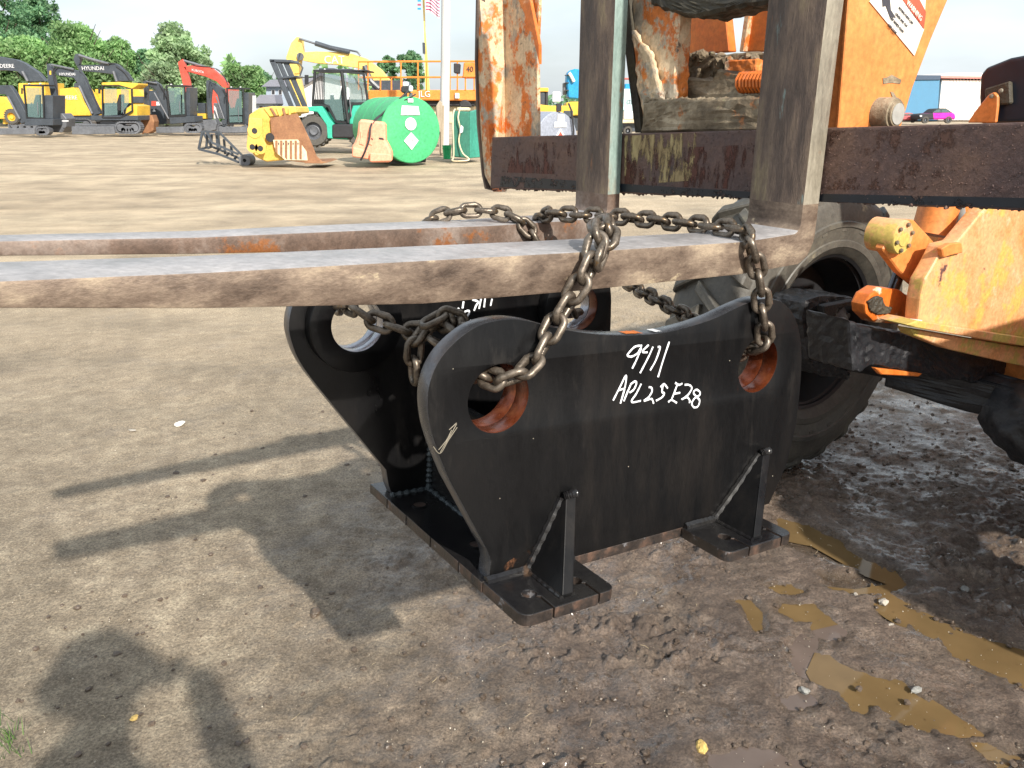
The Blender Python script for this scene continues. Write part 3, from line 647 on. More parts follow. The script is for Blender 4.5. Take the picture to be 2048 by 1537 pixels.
# mud crust and drops along the bar
dr = MB()
def blob(mb, c, r, k=7, sq=(1,1,1)):
    prof = [(.0001, r), (r*.7, r*.7), (r, 0), (r*.7, -r*.7), (.0001, -r)]
    ax = Vector((random.gauss(0,1), random.gauss(0,1), random.gauss(0,1)))
    b0_ = len(mb.v); mb.lathe(c, ax, prof, k, closed=False)
    for i in range(b0_, len(mb.v)):
        d_ = Vector(mb.v[i])-Vector(c); mb.v[i] = tuple(Vector(c)+Vector((d_.x*sq[0], d_.y*sq[1], d_.z*sq[2]))*random.uniform(.75,1.2))
for i in range(420):
    s_ = random.random()*.86; blob(dr, b0.lerp(b1, s_)+AX*random.uniform(0,.05)+ZX*random.uniform(-.002,.004), random.uniform(.0015,.0045), 6)
for i in range(1500):
    s_ = random.random()*.86; k_ = random.random()**.8
    blob(dr, b0.lerp(b1, s_).lerp(a0.lerp(a1, s_), k_)-AX*.0002, random.uniform(.0006,.0018), 5)
o = dr.build('grease_drops', m_bar, mach); o['kind'] = 'stuff'
# left side frame post of the carriage
def facet(name, L_, R__, mat, th=.012):
    P = [FE(u, v, .165) for u, v in L_]+[FE(u, v, .255) for u, v in R__]
    MB().prism(P, AX*th).build(name, mat, mach, bevel=.0015)
facet('carriage_post', [(986,384),(966,345),(956,250),(952,120),(956,-40)], [(1012,-40),(1010,120),(1009,250),(1009,330),(1008,384)], m_post)
pe('carriage_post', [(1010,-40),(1009,276),(1076,276),(1074,100),(1080,-40)], .256, .012, m_post, .0015)
pe('post_edge', [(952,-40),(949,120),(953,250),(963,350),(969,378),(984,382),(972,377),(965,345),(956,250),(952,120),(956,-40)], .158, .030, m_upright, .001)
pe('post_rib', [(1018,-40),(1052,-40),(1078,90),(1078,130),(1062,60)], .240, .012, m_orange, .002)
# centre column, crossbars and crust
pe('carriage_column', [(1244,-40),(1262,120),(1276,266),(1346,264),(1352,150),(1360,-40)], .20, .05, m_post, .006, rough=.006)
pe('column_flange', [(1236,-40),(1252,120),(1270,266),(1282,266),(1268,120),(1256,-40)], .185, .012, m_darkgrime, .001)
pe('hook_plate', [(1262,60),(1300,110),(1318,180),(1340,262),(1300,264),(1276,200)], .18, .018, m_post, .004, rough=.006)
pe('cross_bar', [(1282,206),(1320,200),(1420,198),(1560,190),(1560,262),(1282,266)], .165, .14, m_grime, .006, rough=.007)
pe('backing_plate', [(1320,112),(1380,106),(1440,108),(1560,104),(1560,200),(1320,210)], .36, .03, m_grime, .004, rough=.010)
pe('mud_bank', [(1310,206),(1330,176),(1380,160),(1420,158),(1436,140),(1500,150),(1530,170),(1530,206)], .27, .08, m_grime, .004, rough=.022)
pe('backing_panel', [(1340,-40),(1446,-40),(1450,20),(1459,104),(1340,112)], .44, .03, m_orange, .003)
pe('backing_panel', [(1506,-40),(1700,-40),(1700,104),(1478,104),(1490,60)], .48, .03, m_orange, .003)
pe('panel_edge', [(1498,-40),(1510,-40),(1487,104),(1478,104)], .465, .03, m_post, .002)
pe('orange_block', [(1448,122),(1512,118),(1514,168),(1500,150),(1450,160)], .33, .03, m_orange, .003, rough=.004)
pe('top_cross_bar', [(1280,-40),(1560,-40),(1560,8),(1500,12),(1430,26),(1390,36),(1350,30),(1300,12)], .19, .12, m_darkgrime, .008, rough=.008)
mud = MB()
for _ in range(220):
    if random.random() < .5: blob(mud, FE(random.uniform(1330,1520), random.uniform(108,200), .356), random.uniform(.004,.014), 7)
    else: blob(mud, FE(random.uniform(1290,1530), 203+random.uniform(-4,2), .18), random.uniform(.003,.009), 7)
pe('dried_mud_film', [(1249,272),(1392,266),(1390,340),(1376,362),(1320,366),(1249,352)], .1452, .0006, film('ochre_mud_film', (.42,.34,.17), .80, 42, (1,1,.25), .9, (.16,.10,.05)), 0)
pe('lower_edge_film', [(1002,352),(1245,368),(1500,384),(1640,388),(2130,398),(2130,419),(1640,404),(1245,384),(1000,374)], .1450, .0006, film('blue_black_film', (.010,.014,.022), .72, 20, (1,1,1.5), .4), 0)  # broken blue-black strip, darkens the bar towards its lower edge
pe('rust_film', [(1249,300),(1500,290),(1640,300),(1640,385),(1249,370)], .1455, .0004, film('dark_rust_film', (.085,.022,.012), .86, 24, (1,1,.3), .6), 0)
pe('rust_film', [(1005,285),(1150,285),(1145,350),(1005,345)], .1455, .0004, film('dark_rust_film2', (.09,.022,.012), .84, 30, (1,1,.3), .6), 0)
pe('scuff_film', [(1660,262),(2100,256),(2100,380),(1650,380)], .1455, .0004, film('brown_scuff_film', (.10,.045,.03), .88, 18, (1,1,.8), .5), 0)
o = mud.build('mud_crust', m_grime, mach, smooth=True); o['kind'] = 'stuff'
MB().tube([FE(1482,168,.2), FE(1482+90,166,.2)], .020, 16).build('spring_core', m_darkgrime, mach, smooth=True)
hp = [FE(1482,166,.2)+WX*(-i*.0011)+ZX*(.021*math.sin(i*.7))+AX*(.021*math.cos(i*.7)) for i in range(120)]
MB().tube(hp, .0045, 6).build('coil_spring', m_orange, mach, smooth=True)
# boom head, right of the near upright
pw('boom_side_plate', [(1700,-60),(1915,-60),(1895,2),(1862,80),(1826,175),(1800,262),(1672,262)], .03, .03, m_orange2, .004, seg=2)
pw('boom_side_plate', [(1640,-60),(1885,-60),(1850,60),(1792,262),(1640,262)], .33, .03, m_orange, .004)
pw('boom_flange', [(1702,-60),(1712,-60),(1728,120),(1740,180),(1728,240),(1700,262),(1676,262)], .024, .008, m_orange2, .002)
pc = FW(1757,228,.03)
MB().lathe(pc-WX*.045, WX, [(.0001,0),(.026,0),(.027,.003),(.027,.006),(.032,.006),(.034,.010),(.034,.30),(.0001,.30)], 28).build('pivot_pin', m_grime, mach, smooth=True)
MB().lathe(pc-WX*.047, WX, [(.0001,0),(.022,0),(.022,.004),(.0001,.004)], 24).build('pin_face', paint('dull_zinc', (.55,.56,.52), .35, metal=.6), mach)
m_decal = paint('decal_white', (.78,.74,.66), .4, .1); m_decalr = paint('decal_red', (.62,.10,.05), .4, .1); m_ink = paint('decal_ink', (.05,.05,.06), .5, .1)
def text(body, p, ux, uy, size, mat, name, parent, ext=.0006):
    cu = bpy.data.curves.new('t', 'FONT'); cu.body = body; cu.size = size; cu.extrude = ext; cu.align_x = 'CENTER'; cu.align_y = 'CENTER'; cu.resolution_u = 2
    tmp = bpy.data.objects.new('t', cu); COL.objects.link(tmp); dg = bpy.context.evaluated_depsgraph_get(); me = bpy.data.meshes.new_from_object(tmp.evaluated_get(dg)); bpy.data.objects.remove(tmp)
    ux = Vector(ux).normalized(); uy = Vector(uy).normalized(); uz = ux.cross(uy); off = Vector((0,0,0)); q = parent
    while q is not None: off += q.location; q = q.parent
    for v in me.vertices: v.co = Vector(p)+ux*v.co.x+uy*v.co.y+uz*v.co.z-off
    me.materials.clear(); me.materials.append(mat); o = bpy.data.objects.new(name, me); COL.objects.link(o); o.parent = parent; return o
dec = pw('warning_decal', [(1740,4),(1756,-22),(1800,-60),(1852,-10),(1848,60),(1829,112)], .0275, .0022, m_decal, 0)
pw('decal_band', [(1802,-6),(1820,-38),(1852,24),(1848,58)], .0262, .0022, m_decalr, 0, parent=dec)
tA, tB = FW(1805,2,.026), FW(1848,54,.026); dx = (tB-tA).normalized(); dy = Vector((0,0,0)); dy = -WX.cross(dx)
if dy.z < 0: dy = -dy
text('WARNING', (FW(1829,22,.0235)), dx, dy, .0145, m_decal, 'decal_lettering', dec)
for k_, s_ in enumerate(('MOVING PARTS CAN', 'CRUSH AND CUT', 'KEEP HANDS CLEAR', 'KEEP CLEAR')):
    text(s_, FW(1812-k_*9, 32+k_*9, .0258), dx, dy, .0068, m_ink, 'decal_lettering', dec)
pw('decal_pictogram', [(1764,-10),(1778,-30),(1782,20),(1792,36),(1780,34),(1772,12),(1766,14)], .0262, .0012, m_ink, 0, parent=dec)
for pts in ([(1766,157),(1775,155),(1784,150),(1803,160),(1801,168),(1784,166),(1767,168)],[(1781,184),(1787,185),(1796,200),(1794,208),(1787,200)]):
    pw('paint_chip', pts, .0285, .002, m_grime, 0)
# rear-facing mirror box at the right
pe('mirror_shell', [(1958,182),(1960,150),(1972,135),(2020,116),(2046,111),(2075,112),(2090,130),(2092,246),(1958,248)], 1.0, .05, paint('black_plastic', (.012,.018,.030), .4), .012, seg=3)
pe('mirror_socket', [(1968,178),(2020,162),(2022,208),(1970,214)], .985, .016, m_darkgrime, .004)
pe('mirror_bracket', [(1934,246),(1950,222),(1976,190),(1988,184),(1996,192),(1996,212),(1992,246)], .97, .010, m_orange2, .003)
for u, v in ((1983,193),(2002,182)): MB().lathe(FE(u,v,.966), -AX, [(.0001,.005),(.005,.004),(.006,0)], 10, closed=False).build('bolt', m_upside, mach)
# -------- wheel, axle, steering, hood
WC = M(1.68, 1.0, .655)
def wheel(c, ax_, side, R=.655, wid=.38, rim=.335):
    wr_ = bpy.data.objects.new('wheel', None); COL.objects.link(wr_); wr_.parent = mach; wr_.location = c - mach.location
    ax_ = Vector(ax_)
    t_ = MB().lathe(c, ax_, [(rim,.045),(rim+.02,.012),(rim+.045,-.002),(rim+.050,-.008),(rim+.075,-.008),(rim+.080,-.004),(rim+.13,-.012),(rim+.135,-.018),(rim+.155,-.018),(rim+.16,-.012),(R-.09,0),(R-.045,.03),(R-.03,.07),(R-.025,wid/2),(R-.03,wid-.07),(R-.045,wid-.03),(R-.09,wid),(rim+.05,wid),(rim,wid-.04)], 72)
    t_.build('tyre', m_tyre, wr_, smooth=True)
    a = ax_.orthogonal().normalized(); b_ = ax_.cross(a); lug = MB()
    for i in range(22):
        for sd in (0, 1):
            q0 = 2*math.pi*(i+.5*sd)/22
            pts = []
            for (r_, h, dq) in ((R-.16,-.012,-.01),(R-.035,.02,.02),(R,.06,.05),(R,wid*.56,.20)):
                h2 = h if sd == 0 else wid-h
                pts.append((r_, h2, q0+dq))
            w_ = .075
            vs = []
            for (r_, h2, q) in pts:
                for rr_, dq in ((r_+.002, 0), (r_+.002, w_), (r_-.05, w_+.01), (r_-.05, -.01)):
                    q2 = q+dq; vs.append(c+ax_*h2+(a*math.cos(q2)+b_*math.sin(q2))*rr_)
            fs = [(j*4+k, j*4+(k+1)%4, j*4+4+(k+1)%4, j*4+4+k) for j in range(3) for k in range(4)] + [(0,1,2,3),(15,14,13,12)]
            L_ = MB().add(vs, fs); L_.build('tread_lug', m_tyre, wr_, bevel=.006)
    MB().lathe(c, ax_, [(rim,.03),(rim+.012,.02),(rim+.012,.035),(rim-.01,.05),(rim-.03,.12),(rim-.05,.20),(.16,.215),(.10,.22),(.10,.24),(rim-.04,.23),(rim,wid-.03)], 56).build('rim', paint('black_rim', (.016,.016,.018), .5), wr_, smooth=True)
    return wr_
wheel(WC, WX, 1)
MB().lathe(WC+ZX*.0, WX, [(.0001,-.06),(.10,-.05),(.15,-.01),(.17,.06),(.18,.17),(.0001,.19)], 28).build('wheel_hub', m_axle, mach, smooth=True)
for k_ in range(10):
    q = k_*math.pi/5; MB().cyl(WC+AX*.13*math.cos(q)+ZX*.13*math.sin(q)-WX*.03, WC+AX*.13*math.cos(q)+ZX*.13*math.sin(q)+WX*.02, .014, 8).build('hub_bolt', m_axle, mach)
# steering knuckle: yoke with upper and lower arms
pw('knuckle', [(1604,640),(1612,600),(1650,590),(1712,596),(1716,612),(1690,614),(1672,640),(1664,690),(1690,740),(1706,748),(1700,762),(1640,752),(1616,720)], .78, .16, m_axle, .02, seg=2, rough=.008)
pw('knuckle_plate', [(1648,612),(1710,600),(1716,610),(1676,618),(1656,672),(1650,690)], .74, .03, m_axle, .004)
MB().tube([M(1.67,.90,.63), M(1.67,.70,.62), M(1.67,.55,.615)], [.10,.075,.062], 20).build('axle_end', m_axle, mach, smooth=True)
ab = MB(); sec = [(-.055,-.075),(.055,-.075),(.065,.06),(-.065,.06)]
ab.prism([M(1.67+e, .66, .60+z) for e, z in sec], WX*-.99); ab.build('axle_beam', m_axle, mach, bevel=.012, seg=2, rough=.012)
dif = MB().tube([M(1.67,.25,.57), M(1.67,.12,.54), M(1.67,-.02,.52), M(1.67,-.16,.53), M(1.67,-.3,.57)], [.10,.145,.165,.145,.10], 20); dif.build('differential_case', m_axle, mach, smooth=True, rough=.015)
pw('axle_housing', [(1700,640),(1722,652),(1800,668),(1845,676),(1990,710),(2240,772),(2240,850),(2048,806),(1990,790),(1960,772),(1930,760),(1880,762),(1850,748),(1790,738),(1745,728),(1722,745),(1704,742)], .30, .16, m_axle, .010, seg=2, rough=.007)
pw('orange_underplate', [(1752,737),(1800,742),(1846,748),(1838,754),(1764,750)], .292, .02, m_orange, .003)
# outrigger / levelling cylinder with round flanged end
c0_ = FW(1797,474,.30); r0_ = .048
MB().lathe(c0_-WX*.02, WX, [(.0001,0),(r0_*.55,0),(r0_*.6,.003),(r0_,.004),(r0_+.003,.008),(r0_+.003,.10),(.0001,.10)], 30).build('cylinder_flange', m_hood, mach, smooth=True)
for k_ in range(6):
    q = k_*math.pi/3+.3; MB().lathe(c0_-WX*.0195+AX*r0_*.8*math.cos(q)+ZX*r0_*.8*math.sin(q), -WX, [(.0001,.006),(.006,.005),(.007,0)], 8, closed=False).build('bolt', m_grime, mach)
pw('cylinder_plate', [(1766,500),(1792,440),(1828,440),(1876,492),(1900,520),(1842,580),(1800,545),(1775,512)], .31, .03, m_orange2, .004)
MB().tube([FW(1862,470,.36), FW(1874,430,.36), FW(1886,380,.36)], [.062,.062,.062], 24).build('cylinder_barrel', m_orange2, mach, smooth=True)
MB().tube([FW(1924,480,.40), FW(1916,420,.40), FW(1912,360,.40)], [.022]*3, 14).build('hydraulic_hose', paint('grey_hose', (.28,.29,.28), .6), mach, smooth=True)
pw('boom_foot', [(1890,500),(1930,380),(1990,380),(1960,440),(1905,505)], .46, .04, m_orange, .004)
MB().cyl(FW(1782,590,.36), FW(1806,525,.36), .019, 18).build('cylinder_rod', paint('chromed_rod', (.12,.12,.13), .2, metal=.9), mach, smooth=True)
pw('rod_clevis', [(1730,610),(1740,590),(1762,576),(1800,580),(1832,604),(1840,640),(1828,650),(1750,646),(1732,628)], .32, .05, m_orange, .006, seg=2)
pw('clevis_cover', [(1738,604),(1752,592),(1766,596),(1772,612),(1784,616),(1782,628),(1756,630),(1742,622)], .312, .008, m_darkgrime, .002, rough=.004)
pw('axle_pivot_plate', [(1800,584),(1836,600),(1852,660),(1808,648)], .40, .02, m_orange, .003)
# front hood box: rounded nose, lit flank and lower ledge
def hoodsec(w):
    return [FW(u, v, w) for u, v in ((1838,640),(1842,600),(1850,560),(1862,540),(1872,522),(1880,506),(1884,496),(1888,490),(1915,484),(1935,460),(1960,430),(1982,404),(2240,404),(2240,705),(1980,668),(1838,646))]
hb = MB().prism(hoodsec(.22), WX*.05); hb.build('hood_box', m_hood, mach, bevel=.018, seg=3)
pw('hood_ledge', [(1814,650),(1836,642),(2240,706),(2240,726),(1830,656)], .19, .10, m_hood, .003)
pw('hood_skirt', [(1822,658),(2240,728),(2240,778),(1900,700),(1830,672)], .225, .05, m_hood, .003)
pw('hood_lug', [(1884,498),(1900,488),(1924,486),(1926,506),(1900,512),(1888,516)], .205, .018, m_orange2, .003)
pw('hood_gusset', [(1818,650),(1832,640),(1846,641),(1840,652)], .205, .02, m_decal, .002)
# rear of the machine, outside the picture but real: frame, cab, boom, second wheel
def mbx(name, e, w, z, de, dw, dz, mat, bev=.02): return MB().box(M(e, w, z), (de, dw, dz), (AX, WX, ZX)).build(name, mat, mach, bevel=bev, seg=2)
mbx('chassis_frame', 3.0, .10, .72, 2.4, .7, .35, m_orange2)
mbx('boom', 3.2, .18, 1.95, 3.2, .3, .34, m_orange2, .01)
mbx('cab', 2.95, -.55, 1.55, 1.3, .75, 1.4, m_orange2)
mbx('engine_cover', 3.6, .95, 1.15, 1.6, .6, .55, m_orange2)
mbx('fender', 1.75, -.78, 1.42, 1.4, .42, .05, m_orange2, .01)
wheel(M(1.68, -.62, .655), -WX, -1)
# ================================================================== BACKGROUND YARD
p_blk = paint('machine_dark_grey', (.06,.072,.088), .4); p_yel = paint('machine_yellow', (.80,.50,.06), .45); p_red = paint('machine_red', (.62,.09,.06), .45)
p_grn = paint('tank_green', (.06,.42,.17), .5, .15); p_teal = paint('forklift_teal', (.05,.48,.33), .4, .15); p_cat = paint('machine_pale_yellow', (.85,.62,.16), .45)
p_dgrn = paint('box_green', (.03,.17,.12), .5); p_org = paint('lift_orange', (.82,.27,.05), .45); p_steel = paint('dull_steel', (.16,.17,.19), .5, metal=.3)
p_wht = paint('machine_white', (.75,.76,.78), .45, .1); p_glassf = paint('cab_pillar', (.02,.022,.025), .5)
m_gl, t_, b_ = _nodes('cab_glass'); b_.inputs['Base Color'].default_value = (.16,.26,.26,1); b_.inputs['Roughness'].default_value = .08; b_.inputs['Alpha'].default_value = .38
p_bar = paint('barrier_orange', (.86,.38,.24), .6, .12); p_rust = worn('bucket_rust', [(.3,(.20,.09,.045)),(.6,(.32,.16,.08)),(.8,(.42,.25,.12))], scale=3, rough=.7, bump=.3, fine=20)
p_buck = worn('bucket_yellow', [(.3,(.62,.38,.07)),(.6,(.78,.52,.12)),(.8,(.40,.20,.07))], scale=2.2, rough=.6, bump=.3, fine=20)
p_cream = paint('cream_paint', (.74,.62,.42), .6); p_blue = paint('machine_blue', (.02,.30,.62), .4); p_wood = worn('weathered_wood', [(.3,(.30,.24,.17)),(.7,(.52,.44,.34))], scale=3, rough=.85, stretch=(4,4,.4))
p_pole = worn('pole_wood', [(.3,(.45,.44,.43)),(.7,(.66,.66,.66))], scale=2, rough=.85, stretch=(5,5,.3)); p_tyre = paint('background_tyre', (.10,.095,.085), .9); p_seat = paint('seat_dark', (.03,.03,.035), .7)
GRP = 'parked excavators along the far edge of the yard'
class Px:
    """shapes traced at the real distance Y; each gets its own depth"""
    def __init__(s, root, Y, sc=1, ox=0, oy=0): s.r = root; s.Y = Y; s.sc = sc; s.ox = ox; s.oy = oy
    def p(s, a, b, dy=0): return at(s.ox+a/s.sc, s.oy+b/s.sc, s.Y+dy)
    def poly(s, name, pts, th, mat, dy=0, bev=.02, parent=None):
        return MB().prism([s.p(a, b, dy) for a, b in pts], (0, th, 0)).build(name, mat, parent or s.r, bevel=bev)
    def rect(s, name, a0, b0, a1, b1, th, mat, dy=0, bev=.02, parent=None): return s.poly(name, [(a0,b0),(a1,b0),(a1,b1),(a0,b1)], th, mat, dy, bev, parent)
    def bar(s, name, pts, r, mat, dy=0, n=8, parent=None): return MB().tube([s.p(a, b, dy) for a, b in pts], r, n).build(name, mat, parent or s.r, smooth=True)
    def wheel(s, a, b, rpx, w, dy=0, rimmat=None, name='wheel', rimf=.55):
        c = s.p(a, b, dy); c2 = s.p(a+rpx, b, dy); R = (c2-c).length; X = Vector((0,1,0))
        e = bpy.data.objects.new(name, None); COL.objects.link(e); e.parent = s.r; e.location = c-s.r.location
        MB().lathe(c, X, [(R*rimf,0),(R*.9,0),(R,w*.2),(R,w*.8),(R*.9,w),(R*rimf,w)], 28).build('tyre', p_tyre, e, smooth=True)
        lg = MB()
        for i in range(20):
            q = i*math.pi/10; lg.box(c+Vector((math.cos(q)*R, w/2, math.sin(q)*R)), (R*.08, w*.95, R*.14), (Vector((math.cos(q),0,math.sin(q))), Vector((0,1,0)), Vector((-math.sin(q),0,math.cos(q)))))
        lg.build('tread_lugs', p_tyre, e)
        MB().lathe(c, X, [(.001,.05),(R*.25,.04),(R*.3,.12),(R*rimf*.9,.16),(R*rimf,.02),(R*rimf,w*.9),(.001,w*.9)], 24).build('rim', rimmat or p_steel, e, smooth=True)
        return e
def cab(px, pts, th, glasses, frame=p_glassf, dy=0):
    """pillared cab: dark frame polygon rails round the edge, see-through glass, seat inside"""
    n = len(pts); c = bpy.data.objects.new('cab', None); COL.objects.link(c); c.parent = px.r; c.location = (0,0,0)
    mb = MB()
    for d_ in (0, th):
        for i in range(n): mb.tube([px.p(*pts[i], dy+d_), px.p(*pts[(i+1)%n], dy+d_)], .055, 4)
    for i in range(n): mb.tube([px.p(*pts[i], dy), px.p(*pts[i], dy+th)], .055, 4)
    mb.build('cab_frame', frame, c)
    x0 = min(p[0] for p in pts); x1 = max(p[0] for p in pts); y0 = min(p[1] for p in pts); y1 = max(p[1] for p in pts)
    px.rect('roof', x0, y0-6, x1, y0+5, th, frame, dy, parent=c)
    for g_ in glasses: px.poly('window', g_, .02, m_gl, dy-.01, 0, parent=c)
    px.rect('back_wall', x0+6, y0+(y1-y0)*.55, x1-6, y1-4, .03, paint('cab_inside', (.10,.12,.12), .7) if 'cab_inside' not in MATS else MATS['cab_inside'], dy+th-.1, 0, parent=c)
    xm = x0+(x1-x0)*.5; hh = y1-y0; W_ = x1-x0
    px.bar('grab_rail', [(x1-W_*.30,y1-hh*.12),(x1-W_*.34,y1-hh*.5)], .022, p_steel, dy-.08, 5, parent=c)
    px.bar('mirror_arm', [(x0+3,y0+hh*.12),(x0-W_*.10,y0+hh*.14)], .018, frame, dy-.1, 5, parent=c); px.rect('mirror', x0-W_*.15, y0+hh*.08, x0-W_*.08, y0+hh*.26, .05, frame, dy-.12, .01, parent=c)
    for k_ in (.2, .75): px.rect('work_lamp', x0+W_*k_, y0-15, x0+W_*k_+9, y0-7, .12, p_wht, dy+.02, .01, parent=c)
    px.bar('steering_column', [(x0+W_*.30,y1-hh*.15),(x0+W_*.38,y1-hh*.48)], .03, p_seat, dy+th*.4, 5, parent=c); px.rect('console', x0+W_*.16, y1-hh*.36, x0+W_*.28, y1-hh*.12, th*.5, p_seat, dy+th*.2, .02, parent=c)
    px.poly('seat', [(xm-8,y1-hh*.45),(xm+10,y1-hh*.72),(xm+22,y1-hh*.72),(xm+22,y1-hh*.2),(xm-20,y1-hh*.2),(xm-22,y1-hh*.30),(xm-2,y1-hh*.32)], th*.4, p_seat, dy+th*.3, .03, parent=c)
    return c
def track(px, a0, b0, a1, b1, w, dy=0, mat=p_steel):
    r = (b1-b0)/2; n = 10; loop = []
    for i in range(n+1): q = math.pi/2+math.pi*i/n; loop.append((a0+r+r*math.cos(q), (b0+b1)/2-r*math.sin(q)))
    for i in range(n+1): q = -math.pi/2+math.pi*i/n; loop.append((a1-r+r*math.cos(q), (b0+b1)/2-r*math.sin(q)))
    e = bpy.data.objects.new('track', None); COL.objects.link(e); e.parent = px.r
    P = [px.p(a, b, dy) for a, b in loop]; c = (px.p(a0, b0, dy)+px.p(a1, b1, dy))/2
    mb = MB(); inn = [c+(p-c)*.80 if False else p + (Vector((c.x, p.y, c.z))-p).normalized()*.09 for p in P]; k = len(P); vs = []
    for p, q in zip(P, inn): vs += [p, q, q+Vector((0,w,0)), p+Vector((0,w,0))]
    mb.add(vs, [(i*4+j, i*4+(j+1)%4, ((i+1)%k)*4+(j+1)%4, ((i+1)%k)*4+j) for i in range(k) for j in range(4)]); mb.build('track_belt', mat, e)
    sh = MB(); tot = 0
    for i in range(k):
        p, q = P[i], P[(i+1)%k]; L_ = (q-p).length; m_ = max(1, int(L_/.16)); d_ = (q-p).normalized() if L_ > 0 else Vector((1,0,0)); nn = d_.cross(Vector((0,1,0)))
        for j in range(m_): 
            cc = p.lerp(q, (j+.5)/m_)+Vector((0,w/2,0)); o_ = (cc-Vector((c.x,cc.y,c.z))).normalized()
            sh.box(cc+o_*.012, (.05, w*1.02, .035), (d_, Vector((0,1,0)), d_.cross(Vector((0,1,0)))))
    o = sh.build('track_shoes', mat, e)
    ro = MB()
    for i in range(6):
        a = a0+r+(a1-a0-2*r)*i/5; R = (px.p(a+r, b0, dy)-px.p(a, b0, dy)).length*(.62 if i in (0,5) else .38)
        b_ = (b0+b1)/2 if i in (0,5) else b1-r*.62; ro.lathe(px.p(a, b_, dy+.04), (0,1,0), [(.001,0),(R,0),(R,w-.08),(.001,w-.08)], 14)
    ro.build('track_rollers', mat, e)
    px.rect('track_frame', a0+r, (b0+b1)/2-r*.3, a1-r, (b0+b1)/2+r*.25, w*.7, mat, dy+w*.15, .02, parent=e)
    return e
def bucket(px, pts, w, mat, dy=0, teeth=None):
    o = px.poly('bucket', pts, w, mat, dy-w/2, .03)
    x0 = min(p[0] for p in pts); x1 = max(p[0] for p in pts); y1 = max(p[1] for p in pts)
    c = px.r; mb = MB()
    for i in range(5):
        y = -w/2+w*(i+.5)/5; mb.prism([px.p(x0+(x1-x0)*.15, y1-6, dy+y-.04), px.p(x0+(x1-x0)*.3, y1-6, dy+y-.04), px.p(x0+(x1-x0)*.18, y1+6, dy+y-.04)], (0,.08,0))
    mb.build('bucket_teeth', mat, o); return o
def letters(px, s, a, b, size, mat, dy=-.01, parent=None, slant=0):
    text(s, px.p(a, b, dy), (math.cos(slant),0,math.sin(slant)), (-math.sin(slant),0,math.cos(slant)), size, mat, 'lettering', parent or px.r, .004)
def hoses(px, paths, dy):
    for p_ in paths: px.bar('hydraulic_hose', [tuple(z) for z in catmull(p_, 4)], .022, p_seat, dy, 5)
def exc(label, Y, base, fn, sc=3.793, ox=0, oy=80):
    r = thing('excavator', label, 'excavator', gr(base, 268) if False else Vector((at(base,262,Y).x, Y, 0)), GRP); px = Px(r, Y, sc, ox, oy); fn(px); return r
def fA(px):
    px.poly('boom', [(-60,345),(70,345),(118,410),(225,610),(160,640),(80,470),(40,415),(-60,410)], .35, p_blk, .5)
    px.bar('boom_cylinder', [(60,430),(150,600)], .06, p_steel, .4)
    cab(px, [(182,345),(325,350),(335,600),(205,590)], 1.1, [[(200,365),(300,365),(305,590),(212,590)],[(305,365),(328,365),(332,590),(310,590)]], dy=.2)
    px.poly('body', [(200,600),(400,600),(400,650),(180,650)], 1.5, p_blk, .1); px.rect('engine_cover', 335,420,400,600, 1.3, p_blk, .3)
    track(px, 265,660,372,722, .4, 0); track(px, 265,655,372,716, .4, 1.4)
    px.poly('dozer_blade', [(-30,672),(262,668),(262,718),(-30,722)], .12, p_steel, -.5)
def fB(px):
    px.poly('stick', [(352,185),(372,180),(395,210),(420,330),(435,560),(395,560),(385,420),(360,300)], .25, p_blk, .5)
    hoses(px, [[(560,232),(440,200),(400,240),(415,330),(440,390)],[(600,232),(645,280),(705,400),(750,530)],[(560,236),(452,206),(410,250),(420,300)]], .38); px.rect('decal', 376,235,388,265, .01, p_yel, .48, 0); px.rect('decal', 470,612,520,620, .01, p_wht, -.42, 0)
    b = px.poly('boom', [(405,215),(470,215),(600,235),(640,290),(690,420),(760,560),(700,580),(640,470),(590,340),(560,290),(430,270)], .35, p_blk, .45)
    letters(px, 'HYUNDAI', 510, 262, .20, p_wht, .42, b)
    px.bar('boom_cylinder', [(600,350),(700,560)], .07, p_steel, .35); px.bar('stick_cylinder', [(390,190),(560,225)], .06, p_steel, .4)
    bucket(px, [(345,565),(470,558),(505,600),(500,660),(470,705),(385,700),(352,640)], 1.0, p_steel, .6)
    cab(px, [(778,345),(905,345),(1000,370),(1005,540),(915,590),(780,590)], 1.3, [[(792,368),(885,368),(890,570),(792,575)],[(918,370),(975,380),(978,480),(920,560)]], dy=.1)
    px.poly('cab_roof', [(770,325),(900,320),(1045,330),(1045,345),(1000,372),(905,345),(770,345)], 1.3, p_yel, .05)
    px.poly('counterweight', [(945,590),(960,520),(1000,490),(1040,500),(1040,600),(945,605)], 1.7, p_yel, .2)
    px.rect('body', 690,575,1045,612, 1.7, p_blk, .1); px.rect('turntable', 760,612,960,640, 1.0, p_steel, .4)
    track(px, 868,622,1066,712, .45, 0); track(px, 868,616,1066,704, .45, 1.6)
    px.poly('dozer_blade', [(540,658),(862,655),(870,715),(545,720)], .12, p_steel, -.4); px.rect('blade_arm', 600,640,870,655, .15, p_steel, .3)
